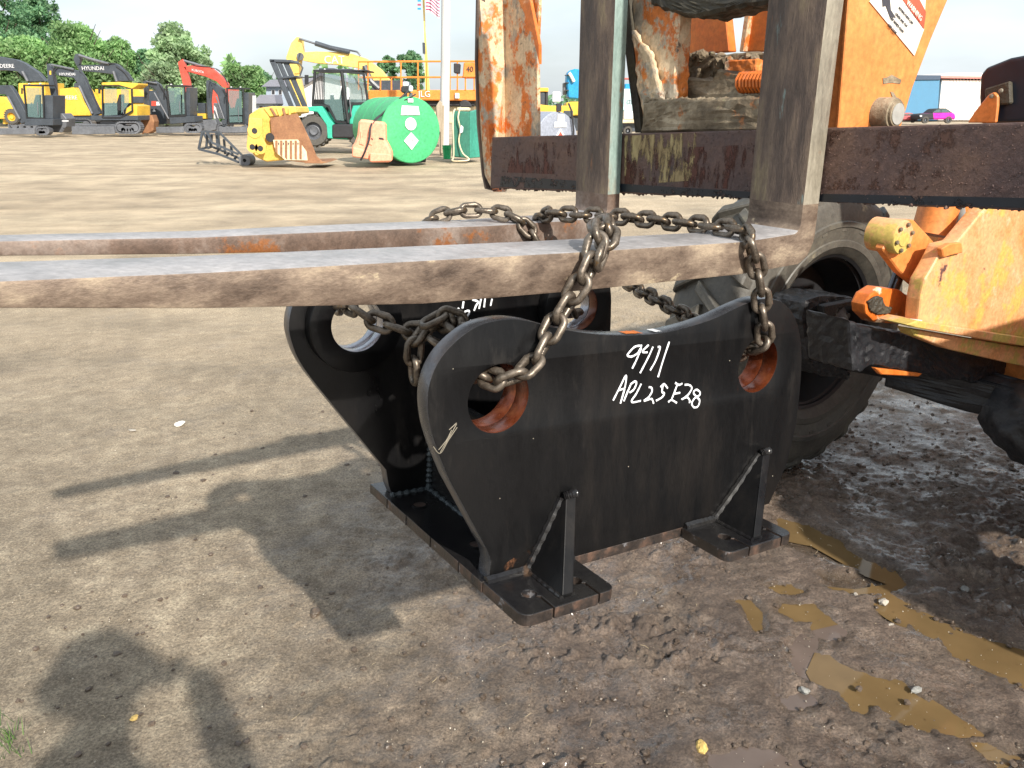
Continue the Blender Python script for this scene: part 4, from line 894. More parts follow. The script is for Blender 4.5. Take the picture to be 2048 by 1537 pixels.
def fC(px):
    px.poly('stick', [(555,150),(570,108),(590,105),(612,130),(600,190),(580,200)], .3, p_blk, .5)
    b = px.poly('boom', [(580,195),(720,190),(850,175),(900,195),(960,250),(1000,312),(890,315),(860,265),(800,255),(650,240),(600,235)], .4, p_blk, .5)
    letters(px, 'HYUNDAI', 705, 218, .32, p_wht, .46, b)
    hoses(px, [[(820,178),(900,185),(960,240),(1005,305)],[(600,130),(640,150),(780,185),(850,178)],[(880,200),(940,245),(985,310)]], .42)
    px.bar('stick_cylinder', [(600,118),(700,150),(830,185)], .09, p_steel, .5); px.bar('boom_cylinder', [(860,240),(885,315)], .09, p_steel, .4)
    px.poly('house', [(720,375),(1045,375),(1090,420),(1080,600),(720,600)], 2.2, p_yel, .4); px.rect('engine_cover', 1000,430,1085,480, 1.5, p_blk, .3)
    track(px, 700,600,1090,690, .5, .2); px.rect('exhaust', 1010,330,1026,376, .12, p_blk, .8)
def fD(px):
    px.poly('boom', [(-120,120),(-60,118),(120,150),(180,175),(290,250),(345,315),(215,318),(130,240),(40,232),(-120,235)], .45, p_blk, .6)
    letters(px, 'DEERE', 52, 200, .33, p_wht, .56); px.bar('boom_cylinder', [(170,240),(210,315)], .09, p_steel, .5)
    px.poly('house', [(140,330),(340,325),(350,600),(140,600)], 2.4, p_yel, .6); track(px, 60,600,420,690, .5, .4)
def fDr(px):
    b = px.poly('counterweight', [(450,372),(560,362),(600,420),(640,500),(682,520),(682,575),(480,578),(455,540)], 2.2, p_yel, 0)
    letters(px, 'DEERE', 530, 440, .32, p_wht, -.03, b); px.rect('under_body', 500,578,690,625, 1.8, p_blk, .1); px.rect('grab_rail', 560,330,600,362, .1, p_blk, .5)
    track(px, 440,600,700,690, .5, 0); st = MB()
    for i in range(5): st.prism([px.p(500,615+i*18,-1.0), px.p(530,610+i*18,-1.0), px.p(535,620+i*18,-1.0), px.p(505,626+i*18,-1.0)], (0,.06,0))
    st.build('striped_guard', p_org, px.r)
def fE(px):
    px.poly('stick', [(1085,315),(1110,308),(1130,330),(1118,460),(1140,565),(1108,570),(1092,440)], .18, p_blk, .4)
    px.poly('boom', [(1110,318),(1180,315),(1215,340),(1255,430),(1320,590),(1270,610),(1220,480),(1190,390),(1130,350)], .25, p_blk, .4)
    hoses(px, [[(1190,315),(1140,300),(1105,340),(1110,430)],[(1205,330),(1250,410),(1300,540)]], .3)
    px.bar('boom_cylinder', [(1170,400),(1280,600)], .05, p_steel, .3); px.bar('stick_cylinder', [(1115,318),(1190,330)], .045, p_steel, .3)
    bucket(px, [(1060,575),(1150,570),(1168,620),(1162,690),(1120,712),(1075,705)], .7, p_rust, .5)
    cab(px, [(1262,350),(1400,355),(1410,575),(1290,580)], 1.2, [[(1275,365),(1370,365),(1375,565),(1298,570)],[(1380,365),(1398,365),(1404,565),(1385,565)]], dy=.1)
    px.poly('body', [(1280,578),(1470,578),(1475,625),(1290,640)], 1.4, p_blk, .1); px.rect('engine_cover', 1410,360,1440,578, 1.2, p_blk, .3)
    track(px, 1395,635,1530,706, .4, 0); track(px, 1395,630,1530,698, .4, 1.4); px.poly('dozer_blade', [(1180,662),(1392,658),(1396,706),(1185,708)], .1, p_steel, -.4)
def fF(px):
    px.poly('stick', [(1348,170),(1385,145),(1400,175),(1412,215),(1440,330),(1470,580),(1448,585),(1420,430),(1385,330),(1360,230)], .3, p_red, .4)
    b = px.poly('boom', [(1392,205),(1480,190),(1600,210),(1680,280),(1728,335),(1725,365),(1690,362),(1640,315),(1560,280),(1470,255),(1415,240)], .4, p_red, .4)
    hoses(px, [[(1600,212),(1660,230),(1710,300),(1730,340)],[(1400,165),(1480,195),(1600,205)],[(1640,225),(1690,260),(1725,320)]], .35)
    px.bar('stick_cylinder', [(1392,158),(1470,180),(1610,222)], .08, p_steel, .5); letters(px, 'KUBOTA', 1500, 238, .2, p_wht, .38, b, -.2)
    px.rect('house', 1600,370,1740,580, 2.0, p_red, .5); track(px, 1560,590,1760,680, .45, .3)
def fG(px):
    px.poly('stick', [(1562,310),(1590,306),(1612,350),(1600,470),(1610,600),(1575,600),(1566,450)], .18, p_blk, .4)
    px.poly('boom', [(1590,318),(1640,335),(1700,375),(1715,450),(1760,610),(1705,620),(1670,500),(1650,420),(1610,370)], .25, p_blk, .4)
    hoses(px, [[(1640,335),(1600,310),(1585,350),(1590,430)],[(1690,370),(1725,450),(1765,580)]], .3)
    px.bar('boom_cylinder', [(1640,430),(1700,600)], .05, p_steel, .3)
    bucket(px, [(1535,610),(1630,602),(1645,640),(1635,685),(1590,695),(1545,688)], .7, p_steel, .4)
    cab(px, [(1722,370),(1845,375),(1850,635),(1735,640)], 1.2, [[(1732,385),(1832,388),(1838,570),(1740,575)],[(1738,582),(1836,580),(1838,625),(1742,628)]], dy=.1)
    px.rect('engine_cover', 1850,400,1885,640, 1.3, p_blk, .3); px.poly('body', [(1680,610),(1720,600),(1720,655),(1690,655)], 1.2, p_blk, .2)
    track(px, 1640,640,1880,706, .4, .2); px.poly('dozer_blade', [(1655,662),(1872,658),(1872,704),(1660,706)], .1, p_steel, -.4)
exc('dark compact excavator cut by the left picture edge, its blade on the ground', 45.5, 60, fA)
exc('dark excavator with yellow cab roof, boom arched left and dozer blade in front', 46.5, 230, fB)
exc('excavator behind the yellow-roofed one, big dark boom rising over the row', 54, 240, fC)
exc('large excavator at the far left whose dark boom reaches off the picture', 55, 60, fD)
exc('excavator seen from behind, showing its yellow counterweight between two dark booms', 52, 150, fDr)
exc('dark compact excavator with rusty bucket, left of the red one', 48, 350, fE)
exc('excavator with a bright red boom and stick', 56, 430, fF)
exc('dark compact excavator below the red boom, with small bucket', 49, 470, fG)
# yellow loader at the far left
wl = thing('wheel_loader', 'yellow wheel loader with yellow rims at the left picture edge', 'loader', (at(10,262,50).x, 50, 0)); px = Px(wl, 50, 3.793, 0, 80)
px.poly('body', [(-40,430),(30,435),(100,500),(100,560),(40,600),(-40,600)], 1.8, p_yel, .2); px.wheel(85,585,56,.5, 0, p_yel); px.rect('loader_frame', 20,600,120,640, 1.2, p_yel, .5)
# sign trailer and small machines between the excavators
sg = thing('site_box', 'dark equipment box with red and white stickers between compact excavators', 'box', (at(310,262,50.5).x, 50.5, 0)); px = Px(sg, 50.5, 3.793, 0, 80)
px.rect('box_body', 1092,385,1262,640, 1.2, p_blk, 0); px.rect('sticker', 1148,465,1185,502, .02, p_red, -.02, 0); px.rect('sticker', 1186,470,1212,498, .02, p_wht, -.02, 0); px.poly('warning_triangle', [(1155,545),(1168,522),(1182,545)], .02, p_wht, -.02, 0)
for (a0_, a1_, lab, mt) in ((1500,1560,'small yellow attachment lying on the ground left of the rightmost compact excavator', p_yel),):
    yb_ = thing('machine_attachment', lab, 'attachment', (at(400,262,50).x, 50, 0)); px = Px(yb_, 50, 3.793, 0, 80)
    px.rect('hopper', 1480,560,1580,600, 1, mt, 0); px.rect('counterweight', 1500,480,1560,560, .8, p_blk, .2); px.rect('skid', 1490,600,1570,640, .9, p_steel, .1)
wt = thing('portable_tank', 'slim white upright tank at the right end of the excavator row', 'tank', (at(501,262,50).x, 50, 0)); px = Px(wt, 50, 3.793, 0, 80)
px.rect('tank_body', 1880,415,1915,600, .8, p_wht, 0, .08); px.rect('tank_skid', 1876,600,1920,690, .8, p_steel, 0); px.rect('white_panel', 1620,480,1690,600, .3, p_wht, .3)

# -------- middle distance, traced in the second crop
def px2(root, Y): return Px(root, Y, 3.413, 380, 60)
ce = thing('excavator', 'tall pale yellow excavator, boom arched high above the green forklift', 'excavator', (at(640,262,39).x, 39, 0), None); px = px2(ce, 39)
ce['group'] = GRP
px.poly('stick', [(728,48),(745,50),(762,70),(768,150),(752,210),(742,300),(700,302),(668,250),(655,190),(690,90)], .45, p_cat, .4)
b = px.poly('boom', [(748,155),(860,148),(1000,152),(1110,165),(1200,195),(1300,270),(1362,345),(1330,402),(1262,404),(1225,300),(1150,262),(1000,238),(860,228),(775,212),(750,190)], .55, p_cat, .35)
px.bar('cylinder_rod', [(744,60),(865,98)], .045, p_steel, .3); px.bar('cylinder_barrel', [(855,92),(960,125),(1090,152)], .11, p_blk, .3); px.bar('boom_cylinder', [(1190,245),(1235,350),(1290,402)], .12, p_blk, .2)
px.bar('hydraulic_hose', [(1090,140),(1140,150),(1165,175)], .04, p_blk, .3); px.bar('hydraulic_hose', [(752,160),(735,215),(770,260),(750,315)], .035, p_blk, .3)
letters(px, 'CAT', 985, 207, .48, p_wht, .33, b); px.lathe if False else None
MB().lathe(px.p(752,182,.30), (0,1,0), [(.001,0),(.16,0),(.16,.1),(.001,.1)], 16).build('boom_pin', p_steel, ce)
px.poly('house', [(1240,345),(1460,345),(1480,400),(1480,560),(1240,560)], 2.4, p_blk, .2); track(px, 1150,560,1560,650, .6, .2)
px.poly('bucket_link', [(700,300),(742,300),(752,340),(790,520),(740,560),(690,420),(660,360)], .4, p_cat, .45)
# green forklift
fk_ = thing('forklift', 'teal green rough-terrain forklift with barred cab and tilted black mast', 'forklift', (at(640,298,30).x, 30, 0)); px = px2(fk_, 30)
px.wheel(842,690,106,.6, -.3, p_steel); px.wheel(1150,715,78,.5, -.2, p_steel)
px.wheel(850,690,104,.6, 1.5, p_steel)
px.poly('front_fender', [(785,525),(900,522),(945,600),(985,648),(978,742),(938,742),(930,650),(870,562),(790,552)], .7, p_teal, -.3)
px.poly('rear_body', [(1088,645),(1078,560),(1092,505),(1225,505),(1260,560),(1270,645)], 1.7, p_teal, -.1); px.poly('chassis', [(940,640),(1240,640),(1240,745),(1110,752),(960,745)], 1.3, p_teal, .0)
px.rect('step_tank', 968,645,1110,740, .5, p_seat, -.35, .05)
c = cab(px, [(852,280),(1040,285),(1185,300),(1215,500),(1108,505),(1080,635),(1000,630),(945,520),(838,515)], 1.4, [[(905,300),(1020,300),(1035,480),(1050,620),(1000,618),(950,520),(910,500)],[(1075,305),(1175,315),(1200,495),(1090,495)],[(1035,300),(1062,305),(1075,480),(1060,620),(1045,500)]], dy=-.1)
for i in range(7): px.bar('window_bar', [(862+i*9,292),(842+i*12,515)], .018, p_glassf, -.12, 5, parent=c)
px.bar('cab_post', [(1035,285),(1080,635)], .06, p_glassf, -.14, parent=c); px.bar('wiper', [(1120,320),(1170,400),(1180,480)], .012, p_glassf, -.14, parent=c)
px.rect('roof_lamp', 880,262,985,278, .7, p_blk, .1); px.rect('roof_lamp', 1010,266,1110,282, .7, p_blk, .1)
for dy_ in (0, .85):
    px.poly('mast_rail', [(540,208),(575,202),(720,560),(690,562)], .12, p_blk, dy_-.1); px.poly('mast_rail', [(582,205),(612,205),(770,560),(740,560)], .12, p_blk, dy_-.05)
    px.poly('mast_rail', [(628,210),(664,212),(812,555),(780,560)], .12, p_blk, dy_)
px.poly('mast_crossbar', [(540,200),(690,205),(698,225),(545,222)], 1.0, p_blk, -.1); px.poly('mast_crossbar', [(590,322),(720,312),(750,322),(600,340)], 1.0, p_blk, -.12); px.bar('mast_cylinder', [(660,240),(790,555)], .05, p_steel, .3)
px.bar('mast_chain', [(700,300),(780,520)], .05, p_cat, .3)
# bucket
bk = thing('digger_bucket', 'large yellow and rust-brown excavator bucket lying on the gravel', 'bucket', (at(570,325,22.8).x, 22.8, 0)); px = px2(bk, 22.8)
px.poly('bucket_shell', [(400,582),(470,535),(560,522),(715,524),(728,570),(545,600),(560,760),(640,890),(520,902),(440,865),(395,800)], 1.5, p_buck, .1, .03)
for i in range(5): px.poly('wear_strip', [(500+i*42,534),(515+i*42,532),(560+i*32,590),(545+i*32,594)], 1.2, p_rust if i % 2 else p_buck, .06, .01)
sp_ = px.poly('side_plate', [(545,602),(730,572),(765,640),(830,780),(862,862),(905,903),(905,910),(785,908),(655,892),(600,830),(558,750)], .06, p_rust, .0, .01)
px.poly('hatched_plate', [(566,752),(735,750),(795,832),(802,893),(650,890),(600,850),(575,800)], .03, p_cream, -.03, .005)
for i in range(6):
    a = 582+i*33; px.poly('hatch_stripe', [(a,756),(a+15,756),(a+15,min(885,800+i*22+50)),(a,min(880,790+i*20+40))], .012, p_rust, -.045, 0)
    if i < 5: px.rect('bolt_slot', a+20,770,a+26,785, .01, p_blk, -.045, 0)
for dy_, off_ in ((-.25, 0), (.35, 14)):
    px.poly('hinge_ear', [(400+off_,600),(490+off_,605),(495+off_,740),(520+off_,790),(500+off_,850),(450+off_,860),(385+off_,790),(392+off_,700)], .10, p_buck, dy_, .02)
    for hx, hy in ((440,690),(425,800),(480,810)): MB().lathe(px.p(hx+off_, hy, dy_-.02), (0,1,0), [(.03,0),(.15 if hy > 750 else .19,0),(.14,.03),(.001,.03)][:3], 18).build('hinge_boss', p_buck, bk); MB().lathe(px.p(hx+off_, hy, dy_-.03), (0,1,0), [(.001,0),(.075,0),(.075,.02),(.001,.02)], 14).build('hinge_hole', p_seat, bk)
px.poly('cutting_edge', [(780,903),(905,900),(935,908),(900,914),(780,912)], 1.5, p_rust, -.1, .01); MB().lathe(px.p(545,735,-.02), (0,1,0), [(.001,0),(.12,0),(.12,.05),(.001,.05)], 14).build('side_pin', p_seat, bk)
# black lattice attachment
lf = thing('lattice_frame', 'black steel lattice attachment lying on the dirt left of the yellow bucket', 'attachment', (at(450,322,24).x, 24, 0)); px = px2(lf, 24)
r_ = .042
for p_ in ([(85,695),(200,700),(370,872)],[(60,815),(200,850),(335,905)],[(85,695),(60,815)],[(120,700),(150,770),(330,850)]): px.bar('rail', p_, r_, p_blk, 0, 4)
for p_ in ([(60,815),(150,798),(280,850),(370,895)],[(85,695),(150,798)],[(190,700),(200,800)]): px.bar('rail', p_, r_, p_blk, .7, 4)
for a0_, b0_, a1_, b1_ in ((120,702,112,800),(150,712,142,800),(180,705,190,812),(232,745,240,850),(280,792,290,862),(120,810,150,798),(180,838,210,805),(240,870,270,838),(300,888,320,862)): px.bar('lattice_bar', [(a0_,b0_),(a1_,b1_)], .04, p_blk, .2, 4)
MB().lathe(px.p(372,892,-.1), (0,1,0), [(.05,0),(.17,0),(.17,.5),(.05,.5)], 16).build('end_roller', p_steel, lf, smooth=True)
# -------- green fuel tank
TY = 23.6
tk = thing('fuel_tank', 'round green fuel tank with white placards on its end', 'tank', (at(822,322,TY).x, TY, 0))
tc_ = at(822,261,TY); TA = Vector((-.50,.86,0)).normalized(); TX = Vector((.86,.50,0)).normalized(); TR = .895
MB().lathe(tc_, TA, [(.001,-.03),(TR*.6,-.025),(TR-.02,0),(TR,.02),(TR,2.3),(TR-.02,2.32),(.001,2.35)], 56, closed=False).build('tank_shell', p_grn, tk, smooth=True)
for h in (.75, 1.5): MB().lathe(tc_, TA, [(TR-.002,h),(TR+.006,h+.01),(TR-.002,h+.02)], 56, closed=False).build('seam', p_grn, tk)
def onT(x, z, d=-.045): return tc_+TX*x+ZX*z+TA*d
for nm, pts in (('placard_sheet', [(-.34,.62),(.34,.60),(.40,.34),(-.40,.34)]), ('placard_diamond', [(0,-.17),(.30,-.42),(0,-.70),(-.32,-.42)])):
    MB().prism([onT(x*.72-.02, z*.9+.10) for x, z in pts], -TA*.008).build(nm, p_wht, tk)
MB().lathe(onT(-.02,.17), -TA, [(.001,0),(.17,0),(.17,.008),(.001,.008)], 24).build('placard_disc', p_wht, tk)
MB().prism([onT(x, z) for x, z in ((-.08,.84),(.08,.84),(.08,.74),(-.08,.74))], -TA*.008).build('placard_sheet', p_wht, tk)
for k_, s_ in enumerate(('DYED', 'DIESEL')): text(s_, onT(-.02,.58-.12*k_,-.056), TX, ZX, .12, p_steel, 'placard_lettering', tk)
text('1993', onT(-.02,-.28,-.056), TX, ZX, .12, p_steel, 'placard_lettering', tk)
for d_ in (.3, 1.9): MB().prism([tc_+TX*x+ZX*(z-.0)+TA*d_ for x, z in ((-.62,-.62),(.62,-.62),(.55,-.905),(-.55,-.905))], TA*.12).build('saddle', p_seat, tk)
px = px2(tk, TY)
px.rect('pump_head', 1452,355,1488,385, .2, p_wht, .4, .02); px.rect('pump_body', 1440,385,1500,430, .3, p_seat, .4, .03); px.poly('pump_meter', [(1495,378),(1520,384),(1515,425),(1490,420)], .2, p_wht, .35, .03); px.bar('pump_pipe', [(1470,430),(1472,480)], .05, p_seat, .5); px.bar('pump_pipe', [(1510,430),(1500,480)], .05, p_steel, .5)
hs = MB().tube([tuple(p) for p in catmull([tuple(px.p(*q)) for q in ((1490,420,.1),(1440,465,-.1),(1360,545,-.25),(1280,600,-.4),(1235,655,-.75),(1225,740,-.9),(1195,830,-.9),(1165,890,-.8))], 6)], .028, 7).build('fuel_hose', p_seat, tk, smooth=True)
MB().tube([tuple(p) for p in catmull([tuple(px.p(*q)) for q in ((1540,440,.1),(1480,475,-.05),(1400,500,-.15),(1310,575,-.4),(1250,640,-.7))], 6)], .02, 7).build('fuel_hose', p_seat, tk, smooth=True)
# -------- orange water barrier
wb = thing('water_barrier', 'faded orange plastic water barrier in front of the green tank', 'barrier', (at(742,323,22.9).x, 22.9, 0)); px = px2(wb, 22.9)
px.poly('barrier_body', [(1150,618),(1170,612),(1330,632),(1334,755),(1352,790),(1376,842),(1370,906),(1230,908),(1222,880),(1108,866),(1100,800),(1122,770),(1140,720)], .42, p_bar, 0, .06)
for a in (1160, 1218): px.poly('barrier_fin', [(a,690),(a+22,690),(a+16,735),(a+26,790),(a-6,780),(a+4,735)], .03, p_bar, -.03, .012)
for a in (1215, 1290): px.poly('barrier_slot', [(a,735),(a+30,740),(a+34,752),(a,748)], .01, p_seat, -.01, 0)
px.poly('barrier_foot', [(1225,905),(1376,900),(1372,850),(1225,840)], .10, p_bar, -.10, .03); px.poly('barrier_foot', [(1104,868),(1215,885),(1215,825),(1108,800)], .10, p_bar, -.10, .03)
# -------- scissor lift
sc_ = thing('scissor_lift', 'orange scissor lift with lowered railed platform behind the green tank', 'lift', (at(850,262,33).x, 33, 0)); px = px2(sc_, 33)
px.poly('platform', [(1215,412),(1944,410),(2100,410),(2100,480),(1944,485),(1215,480)], 2.0, p_org, 0, .04)
for y_ in (218, 326):
    for dy_ in (0, 2.0): px.bar('guard_rail', [(1150,y_),(2100,y_-4)], .035, p_org, dy_, 6)
for x_ in (1150,1215,1300,1375,1440,1445,1555,1560,1615,1775,1825,1880,1940):
    px.bar('rail_post', [(x_, 218 if x_ in (1150,1215,1440,1555,1615,1775,1825) else 326),(x_,412)], .03, p_org, 0 if x_ % 2 == 0 or x_ in (1555,1615,1825) else 2.0, 6)
px.poly('platform_box', [(1868,222),(2000,222),(2000,328),(1860,328)], 1.0, p_org, -.1, .04); letters(px, '40', 1910, 270, .28, p_seat, -.13)
px.poly('control_box', [(1800,228),(1845,232),(1840,300),(1800,295)], .4, p_seat, -.1, .03); letters(px, 'JLG', 1600, 440, .32, p_wht, -.03)
px.rect('chassis', 1540,485,1944,520, 1.6, p_seat, .2, .03); px.rect('scissor_stack', 1600,520,1944,640, 1.2, p_cream, .5, .03); px.wheel(1650,650,42,.4, .1); px.wheel(1900,650,42,.4, .1)
px.rect('tail_lamp', 1808,432,1838,470, .1, p_wht, -.1, .02)
# -------- utility pole, leaning planks, green box, bucket
up_ = thing('utility_pole', 'weathered pale wooden utility pole rising out of the picture', 'pole', (at(888,305,28.5).x, 28.5, 0)); MB().tube([at(888,303,28.5), at(891,120,28.5), at(893,-260,28.5)], [.17,.155,.13], 14).build('pole_shaft', p_pole, up_, smooth=True)
pl = thing('plank_bundle', 'bundle of weathered boards leaning on the utility pole', 'boards', (at(876,308,27.8).x, 27.8, 0)); px = px2(pl, 27.8)
for i, p_ in enumerate(([(1680,520),(1705,480),(1722,500),(1712,700),(1690,690)],[(1705,520),(1735,515),(1728,850),(1712,850)],[(1690,700),(1710,700),(1722,850),(1705,860)],[(1675,530),(1690,560),(1700,720),(1688,700)])): px.poly('board', p_, .05, p_wood, i*.07, .01)
gb = thing('fuel_cube', 'dark green steel fuel cube with pump and looped hose on top', 'tank', (at(930,315,25).x, 25, 0)); px = px2(gb, 25)
MB().prism([px.p(1790,555), px.p(1912,560), px.p(1912,878), px.p(1790,868)], (0,1.2,0)).build('cube_front', p_dgrn, gb, bevel=.03)
MB().prism([px.p(1912,560), px.p(1965,545,.6), px.p(1990,870,.6), px.p(1912,878)], Vector((-.1,.3,0))).build('cube_side', paint('box_green_side', (.05,.30,.22), .5), gb, bevel=.02)
px.rect('cube_lid', 1820,530,1910,556, .6, p_cream, .1, .03); px.poly('pump', [(1835,500),(1870,475),(1905,490),(1925,530),(1840,535)], .3, p_seat, .2, .04)
MB().tube([tuple(p) for p in catmull([tuple(px.p(*q)) for q in ((1845,530,.1),(1830,600,-.1),(1845,680,-.1),(1835,760,-.1),(1860,840,-.15),(1905,885,-.3),(1850,896,-.4),(1790,892,-.3),(1800,850,-.2),(1795,600,-.1),(1810,540,0))], 6)], .022, 6).build('hose', p_cream, gb, smooth=True)
px.poly('nozzle', [(1850,650),(1866,665),(1862,700),(1842,710),(1840,680)], .08, p_wht, -.14, .01)
pb_ = thing('plastic_pail', 'small bright green pail standing at the foot of the pole', 'bucket', (at(894,309,27).x, 27, 0)); c = at(894,309,27); c.z = 0
MB().lathe(c, ZX, [(.001,0),(.115,0),(.145,.40),(.152,.40),(.152,.42),(.135,.42),(.11,.03),(.001,.03)], 20).build('pail_body', paint('pail_green', (.02,.50,.18), .4), pb_, smooth=True)
MB().lathe(c, ZX, [(.138,.30),(.146,.31),(.147,.33),(.139,.33)], 20).build('pail_rim', paint('pail_green_rim', (.02,.42,.15), .4), pb_)
# flag and crane mast
cr = thing('crane', 'distant crane with slim pale yellow mast above the scissor lift', 'crane', (at(862,225,85).x, 85, 0))
MB().prism([at(842,-60,85), at(847,-60,85), at(850,60,85), at(859,180,85), at(862,226,85), at(852,226,85), at(850,150,85), at(848,60,85)], (0,.5,0)).build('mast', p_cat, cr); MB().box(Vector((at(858,226,85).x, 85.3, 1.0)), (3.2,2.4,1.6)).build('carrier', p_cat, cr, bevel=.1)
MB().box(at(848,97,84.8), (.25,.3,1.0)).build('mast_light', p_blk, cr)
fl = thing('flag', 'striped red and white flag hanging at the top beside the crane mast', 'flag', at(851,-20,84)); 
p_fr = paint('flag_red', (.40,.07,.16), .8); 
for i in range(7):
    for k_, mt in ((0, p_fr), (1, p_wht)):
        y0_ = -24+i*7+k_*3.5; pts = []
        for j in range(9): 
            q = j/8; pts.append((852+q*27, y0_+q*15-3*math.sin(q*5)-(max(0,y0_-8))*q*.35))
        P = [at(a, b, 84+.15*math.sin(a*.5)) for a, b in pts]; P2 = [at(a, b+3.5*(1-.3*((a-852)/27)), 84+.15*math.sin(a*.5)) for a, b in pts]
        mb = MB(); n = len(P); vs = P+P2+[p+Vector((0,.02,0)) for p in P+P2]
        mb.add(vs, [(j, j+1, n+j+1, n+j) for j in range(n-1)]+[(2*n+j+1, 2*n+j, 3*n+j, 3*n+j+1) for j in range(n-1)]); mb.build('stripe', mt, fl)
fl2 = thing('banner', 'small red and blue lettered banner just left of the crane mast', 'banner', at(838,-4,84)); 
for i, (mt) in enumerate((p_fr, p_blue, p_fr, p_blue)): MB().box(at(838.5, -6+i*8, 83.9), (.33,.05,.16)).build('banner_letter', mt, fl2)
# grey tank, yellow machines, blue machine, white truck glimpsed between the uprights
gt = thing('fuel_tank', 'grey round fuel tank glimpsed above the carriage bar', 'tank', (at(1112,300,26).x, 26, 0)); gc = at(1114,282,26); p_gt = paint('tank_grey', (.28,.31,.38), .45, .1)
GA = Vector((-.62,.78,0)).normalized(); GXv = Vector((.78,.62,0)).normalized(); gr_ = .86
MB().lathe(gc, GA, [(.001,-.02),(gr_-.03,-.01),(gr_,.02),(gr_,1.9),(.001,1.92)], 48, closed=False).build('tank_shell', p_gt, gt, smooth=True)
MB().prism([gc+GXv*x+ZX*z-GA*.03 for x, z in ((-.02,.78),(.26,.76),(.26,.55),(.34,.55),(.34,.40),(-.16,.40),(-.14,.56),(-.02,.56))], -GA*.01).build('placard', p_wht, gt)
MB().prism([gc+GXv*x+ZX*z-GA*.03 for x, z in ((.10,.36),(.36,.06),(-.16,.06))], -GA*.01).build('placard', p_wht, gt); MB().prism([gc+GXv*x+ZX*z-GA*.042 for x, z in ((.10,.27),(.20,.15),(0,.15))], -GA*.01).build('flame_mark', p_red, gt)
MB().box(gc+ZX*.98+GXv*.05, (.16,.16,.24)).build('pump', p_seat, gt, bevel=.02); MB().box(gc+ZX*1.28-GXv*.05, (.26,.1,.3)).build('pump_handle', p_wht, gt, bevel=.03)
MB().tube([gc+ZX*1.1+GXv*.45, gc+ZX*.9+GXv*.48-GA*.1, gc+ZX*.3+GXv*.6-GA*.1, gc-ZX*.5+GXv*.6-GA*.1], .03, 6).build('hose', p_seat, gt)
for s_ in (-.5, .5): MB().prism([gc+GXv*(s_+x)+ZX*z+GA*.4 for x, z in ((-.15,-.5),(.15,-.5),(.15,-gc.z),(-.15,-gc.z))], GA*.2).build('leg', p_seat, gt)
yl = thing('wheel_loader', 'yellow loader with dark cab behind the grey tank', 'loader', (at(1090,262,42).x, 42, 0)); px = Px(yl, 42)
px.poly('body', [(1070,208),(1100,212),(1150,212),(1150,232),(1070,236)], 2, p_yel, 0, .05); px.rect('cab_glass_box', 1077,182,1090,211, 1.2, p_blk, .3, .03); px.rect('cab_roof', 1072,176,1097,184, 1.5, p_yel, .2, .03); px.rect('cab_post', 1091,180,1096,212, 1.2, p_seat, .3, .01); px.rect('underbody', 1070,236,1150,262, 1.8, p_blk, .2); px.rect('grille', 1128,222,1146,234, .05, p_blk, -.05, 0)
bm_ = thing('drill_rig', 'bright blue machine head standing on a yellow base beside the upright', 'machine', (at(1145,262,44).x, 44, 0)); px = Px(bm_, 44)
px.poly('blue_housing', [(1134,146),(1140,141),(1150,138),(1165,140),(1168,200),(1136,198),(1133,170)], 1.4, p_blue, 0, .08); px.bar('hose', [(1138,146),(1142,152),(1148,164)], .08, p_wht, -.1); px.rect('side_box', 1126,166,1133,190, .5, p_steel, .2, .03)
for y_ in (150,165,180,194): px.rect('bracket', 1130,y_,1138,y_+2, .3, p_blk, -.05, .01)
px.poly('yellow_base', [(1132,206),(1142,204),(1170,204),(1170,232),(1132,232)], 2, p_yel, 0, .05); px.rect('underbody', 1132,232,1172,262, 1.8, p_blk, .2)
tr = thing('truck', 'white and pale teal truck glimpsed right of the farther upright', 'truck', (at(1262,262,40).x, 40, 0)); px = Px(tr, 40)
p_pt = paint('pale_teal', (.50,.70,.72), .45, .08); px.rect('box_body', 1244,178,1300,222, 2.2, p_pt, 0, .05); letters(px, '(2)', 1259, 204, .24, p_steel, -.03); px.rect('grille', 1248,222,1266,238, .1, p_wht, -.05, .02); px.rect('bumper', 1244,240,1300,247, .2, p_cream, -.2, .03); px.rect('underbody', 1244,247,1300,264, 2, p_blk, .1); px.bar('roof_rack', [(1248,158),(1300,159)], .04, p_red, .2); px.rect('cab_top', 1250,168,1300,178, 1.4, p_blue, .3, .03); px.wheel(1256,262,9,.5,-.1)
# -------- buildings
hb_ = thing('warehouse', 'low warehouse with blue end wall and white front beyond the boom', 'building', (at(1880,240,95).x, 95, 0)); px = Px(hb_, 95)
p_bw = paint('cladding_blue', (.08,.24,.40), .6, .08); p_ww = paint('cladding_white', (.92,.86,.80), .6, .05); p_nv = paint('fascia_navy', (.05,.08,.13), .6, .05); p_pk = paint('trim_red', (.62,.25,.22), .6, .1)
px.poly('wall', [(1690,160),(1880,156),(1874,241),(1690,241)], 6, p_bw, 0, .02); px.poly('wall', [(1884,160),(2300,166),(2300,241),(1876,241)], 20, p_ww, .3, .02)
px.poly('fascia', [(1690,150),(1882,151),(1881,160),(1690,162)], 6.2, p_nv, -.15, .02); px.poly('roof_trim', [(1882,152),(2300,157),(2300,162),(1882,157)], 20.4, p_pk, -.1, .02); px.poly('roof', [(1884,153),(2300,158),(2280,150),(1900,146)], 20, p_ww, 1, .02)
mr_ = MB(); 
for i in range(60): mr_.box(px.p(1895+i*6.5, 200, .26), (.03,.06,4.4))
mr_.build('cladding_rib', p_ww, hb_)
